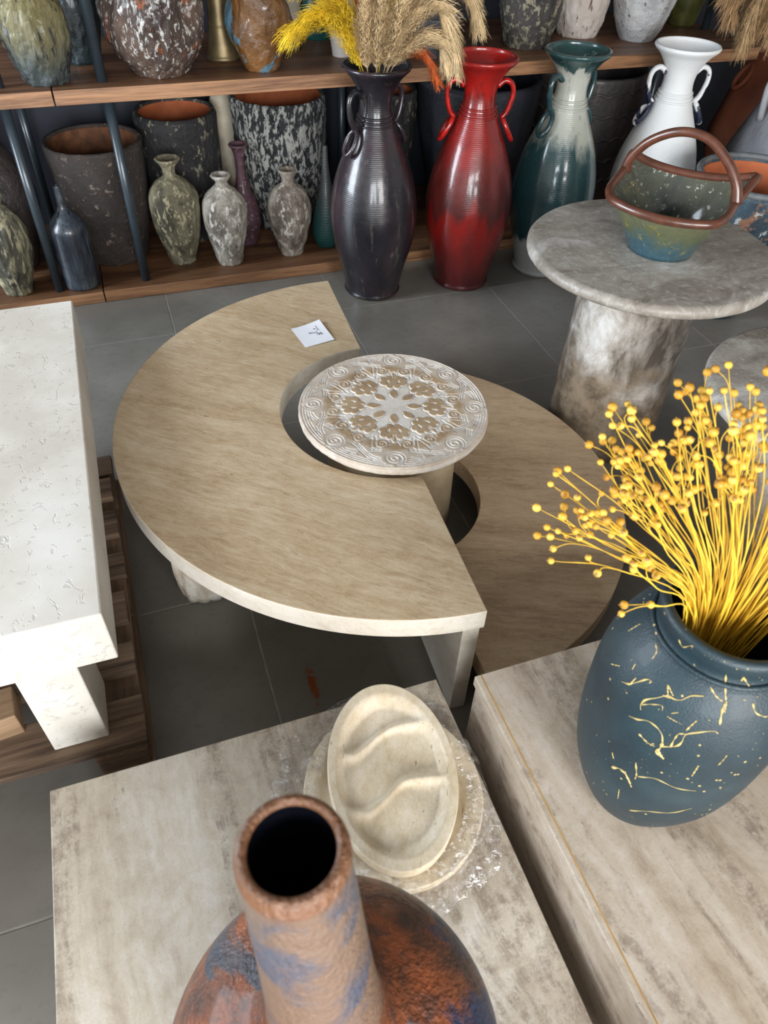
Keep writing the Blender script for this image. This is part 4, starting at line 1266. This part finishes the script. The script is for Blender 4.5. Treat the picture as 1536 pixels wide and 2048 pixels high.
for i, tip in enumerate(tips):
    a = R.uniform(0, 2 * PI)
    b0 = np.array([fvx + .02 * math.cos(a) - .012, fvy + .02 * math.sin(a), .42 + R.uniform(0, .03)])
    dirn = tip - np.array([fvx, fvy, .738])
    hor = dirn[:2] / max(np.linalg.norm(dirn), .01)
    neck = np.array([fvx - .008 + hor[0] * .055 + R.uniform(-.008, .008), fvy - .012 + hor[1] * .05 + R.uniform(-.008, .008), .735])
    mid = neck * .45 + tip * .55 + np.array([R.uniform(-.012, .012), R.uniform(-.012, .012), .014])
    path = spline([b0, neck, mid, tip], 7)
    org = path[0]
    v, f = tube_data([p - org for p in path], lambda q: .00105 - .0006 * q, 5)
    # side branches near the top, each ending in a pod
    pods = [(path[-1], path[-1] - path[-3])]
    for k_ in range(R.choice((1, 2, 2, 3))):
        j = R.randint(13, 19)
        s0 = path[j]
        T = path[min(j + 1, len(path) - 1)] - path[j - 1]
        T = T / np.linalg.norm(T)
        L = R.uniform(.018, .045)
        off = np.array([R.uniform(-1, 1), R.uniform(-1, 1), R.uniform(-.3, .6)]) * .55
        e = s0 + (T * .85 + off) * L
        bp_ = spline([s0, s0 + T * L * .5 + off * L * .25, e], 4)
        v2, f2 = tube_data([p - org for p in bp_], .0006, 4)
        n0 = len(v)
        v += v2
        f += [tuple(x + n0 for x in q) for q in f2]
        pods.append((e, bp_[-1] - bp_[-2]))
    so = mesh('flax_stem', v, f, M_stem, None, tuple(org), None, True)
    tag(so, 'yellow dried flax stem with round seed pods in the petrol blue vase', 'dried flower', 'flax stems in the petrol blue vase')
    for (p, dv) in pods:
        po = link('seed_pod', pme, None, so, tuple(p - org))
        po.rotation_mode = 'QUATERNION'
        po.rotation_quaternion = Vector(tuple(dv)).to_track_quat('Z', 'Y')
        s_ = R.uniform(.64, 1.0)
        po.scale = (s_, s_, s_)

# ================================================================== PAMPAS PLUMES
M_pc = m_plain('pampas_cream', srgb(206, 180, 138), .8, var=.2, scale=40)
M_py = m_plain('pampas_yellow', srgb(224, 190, 40), .8, var=.2, scale=40)
M_po = m_plain('pampas_orange', srgb(184, 84, 30), .8, var=.25, scale=40)
M_pb = m_plain('pampas_brown', srgb(168, 134, 94), .8, var=.2, scale=40)
M_pt = m_plain('pampas_tan', srgb(178, 148, 108), .8, var=.2, scale=40)


def plume(base, ctrl, mat, label, group, wid=.032, n=520, seed=0, droop=.5, start=.25):
    """stem path through ctrl (absolute points) with feathery strands on its upper part"""
    R = random.Random(seed)
    path = [np.array(p) for p in spline([base] + ctrl, 10)]
    org = path[0]
    root = tag(empty('pampas_plume', tuple(org)), label, 'dried grass', group)
    sv, sf = tube_data([p - org for p in path], lambda q: .0022 - .0014 * q, 6)
    mesh('stem', sv, sf, mat, root, None, None, True)
    v, f = [], []
    N = len(path)
    for i in range(n):
        q = start + (1 - start) * R.random()
        x = q * (N - 1)
        j = min(int(x), N - 2)
        p0 = path[j] + (path[j + 1] - path[j]) * (x - j) - org
        T = path[j + 1] - path[j]
        T /= np.linalg.norm(T)
        a = R.uniform(0, 2 * PI)
        h = np.cross(T, [.3, .2, 1])
        h /= max(np.linalg.norm(h), 1e-6)
        g = np.cross(T, h)
        side = math.cos(a) * h + math.sin(a) * g
        env = math.sin(min(1, (q - start) / (1 - start) * 1.15 + .18) * PI * .8) ** .7
        L = wid * 2.3 * (.5 + .7 * R.random()) * max(env, .5)
        w = .0010
        p1 = p0 + T * L * .55 + side * L * .30
        p2 = p0 + T * L * .95 + side * L * .52 + np.array([0, 0, -droop * L * .4])
        bn = np.cross(T, side)
        n0 = len(v)
        for pp, ww in ((p0, w * .7), (p1, w), (p2, w * .25)):
            v.append(tuple(pp - bn * ww))
            v.append(tuple(pp + bn * ww))
        f += [(n0, n0 + 1, n0 + 3, n0 + 2), (n0 + 2, n0 + 3, n0 + 5, n0 + 4)]
        # seeds: tiny tufts along the strand
        for s_ in (.45, .75):
            c = p0 * (1 - s_) + p2 * s_
            d2 = side * R.uniform(-.5, .9) + T * .8 + bn * R.uniform(-.9, .9)
            d2 = d2 / np.linalg.norm(d2) * L * .28
            n0 = len(v)
            v += [tuple(c - bn * .0009), tuple(c + bn * .0009), tuple(c + d2)]
            f.append((n0, n0 + 1, n0 + 2))
    fo = mesh('feathery_head', v, f, mat, root)
    return root


vb = np.array([.850, 2.462, .35])
vr = np.array([.843, 2.452, .77])


def P(x, y, z):
    return np.array([x, y, z])


GP = 'pampas plumes in the black plum amphora'
LBL_C = 'cream pampas plume standing upright in the black plum amphora'
k = 0
for mat, lab, off, mids, st, wd, n in [
    (M_py, 'yellow dyed pampas plume drooping lowest over the chalk white vase', (-.055, -.01), [(.735, 2.42, .86), (.660, 2.39, .905), (.575, 2.36, .885)], .38, .034, 620),
    (M_py, 'yellow dyed pampas plume rising steeply beside the orange one in the amphora', (-.06, .0), [(.760, 2.44, .87), (.690, 2.42, .96), (.62, 2.40, .985)], .40, .036, 620),
    (M_po, 'upright orange dyed pampas plume between the yellow and cream ones', (-.03, .01), [(.785, 2.44, .90), (.775, 2.43, 1.05)], .45, .018, 380),
    (M_pc, LBL_C, (-.04, -.03), [(.785, 2.38, .88), (.785, 2.36, 1.04)], .34, .028, 620),
    (M_pc, LBL_C, (-.01, -.04), [(.825, 2.37, .88), (.835, 2.34, 1.06)], .34, .028, 620),
    (M_pb, 'brownish pampas plume in the black plum amphora', (.0, -.02), [(.815, 2.40, .90), (.805, 2.38, 1.08)], .36, .024, 480),
    (M_pc, LBL_C, (.02, -.04), [(.868, 2.36, .87), (.895, 2.33, .98), (.925, 2.31, 1.04)], .33, .028, 620),
    (M_pc, 'cream pampas plume arching down in front of the slate grey bowl', (.04, -.03), [(.915, 2.38, .875), (.985, 2.36, .925), (1.045, 2.35, .85), (1.06, 2.34, .79)], .30, .030, 780),
    (M_pc, 'cream pampas plume reaching furthest toward the ribbed shelf post', (.04, -.02), [(.93, 2.40, .89), (1.02, 2.39, .985), (1.10, 2.38, .95), (1.135, 2.37, .885)], .34, .030, 700),
    (M_py, 'mustard dyed pampas plume in the black plum amphora', (.02, .01), [(.885, 2.44, .90), (.925, 2.44, 1.04)], .45, .024, 420),
    (M_pc, 'short cream pampas plume bending over the amphora rim', (.055, -.03), [(.94, 2.38, .83), (1.0, 2.36, .84), (1.035, 2.35, .785)], .28, .026, 620),
    (M_po, 'orange dyed pampas plume drooping over the amphora rim toward the red amphora', (.065, -.01), [(.94, 2.41, .80), (.985, 2.39, .785), (1.015, 2.37, .735)], .35, .018, 300),
]:
    k += 1
    b = vb + P(off[0] * .3, off[1] * .3, 0)
    ctrl = [vb + P(off[0] * .35, off[1] * .35, .29), vr + P(off[0] * .9, off[1] * .9, -.01)] + [P(*m_) for m_ in mids]
    plume(b, ctrl, mat, lab, GP, wd * 1.15, int(n * 1.9), k * 13, .7, 1.95 / len(ctrl))
tb = np.array([2.80, 2.75, .45])
GT = 'pampas plumes in the terracotta jar'
LBL_T = 'tan pampas plume drooping from the terracotta jar'
for i, (mids) in enumerate([
    [(2.56, 2.62, 1.02), (2.30, 2.54, 1.04), (2.15, 2.50, .91)],
    [(2.58, 2.62, 1.0), (2.36, 2.53, .98), (2.27, 2.49, .86), (2.25, 2.47, .77)],
    [(2.60, 2.62, 1.0), (2.40, 2.54, .96), (2.31, 2.49, .80)],
    [(2.62, 2.61, .98), (2.44, 2.51, .92), (2.37, 2.47, .79)],
    [(2.57, 2.64, 1.04), (2.33, 2.56, 1.05), (2.20, 2.51, .90), (2.185, 2.50, .86)],
    [(2.66, 2.62, 1.0), (2.50, 2.50, .94), (2.43, 2.46, .81)],
    [(2.59, 2.60, .99), (2.40, 2.50, .97), (2.33, 2.46, .83)],
    [(2.60, 2.62, 1.0), (2.42, 2.55, .99), (2.29, 2.50, .88), (2.28, 2.49, .80)],
]):
    plume(tb, [P(2.785, 2.735, .66), P(2.76, 2.72, .82)] + [P(*m_) for m_ in mids], M_pt if i % 2 else M_pb, LBL_T, GT, .040, 1300, 100 + i, .8, .45)

# ================================================================== PAPER NOTE
M_pap = m_plain('note_paper', srgb(232, 234, 240), .8, var=.02)
M_ink = m_plain('note_ink', srgb(96, 98, 116), .7)
c4 = [np.array(p) for p in ((.365, 1.718), (.449, 1.738), (.463, 1.636), (.380, 1.623))]
org = sum(c4) / 4


def note(u, w_):
    p = (c4[0] * (1 - u) + c4[1] * u) * (1 - w_) + (c4[3] * (1 - u) + c4[2] * u) * w_ - org
    z = .0004 + .007 * u ** 2 * (1 - w_) + .003 * (1 - u) ** 2 * (1 - w_) + .002 * u * w_
    return (p[0], p[1], z)


nu = 12
v = [note(i / nu, j / nu) for i in range(nu + 1) for j in range(nu + 1)]
f = [(i * (nu + 1) + j, (i + 1) * (nu + 1) + j, (i + 1) * (nu + 1) + j + 1, i * (nu + 1) + j + 1) for i in range(nu) for j in range(nu)]
note_o = mesh('paper_note', v, f, M_pap, None, (org[0], org[1], .3302), None, True)
tag(note_o, 'white handwritten paper note lying on the honey half-moon table', 'note')
strokes = [[(.62, .30), (.64, .33), (.66, .29), (.68, .33), (.69, .30)], [(.76, .20), (.74, .33), (.73, .42)], [(.76, .40), (.79, .38)],
           [(.40, .42), (.42, .46), (.44, .41), (.46, .46), (.48, .42), (.50, .47), (.53, .44), (.55, .49), (.58, .46), (.60, .51)], [(.66, .42), (.62, .60)],
           [(.66, .56), (.69, .53), (.69, .58), (.66, .62), (.70, .62), (.71, .57)], [(.73, .56), (.76, .53), (.74, .60), (.78, .58), (.75, .64), (.79, .63)]]
for s in strokes:
    q = [note(*p) for p in spline(s, 5)]
    tube('handwriting', [(x, y, z + .0006) for x, y, z in q], .0005, M_ink, note_o, 5)
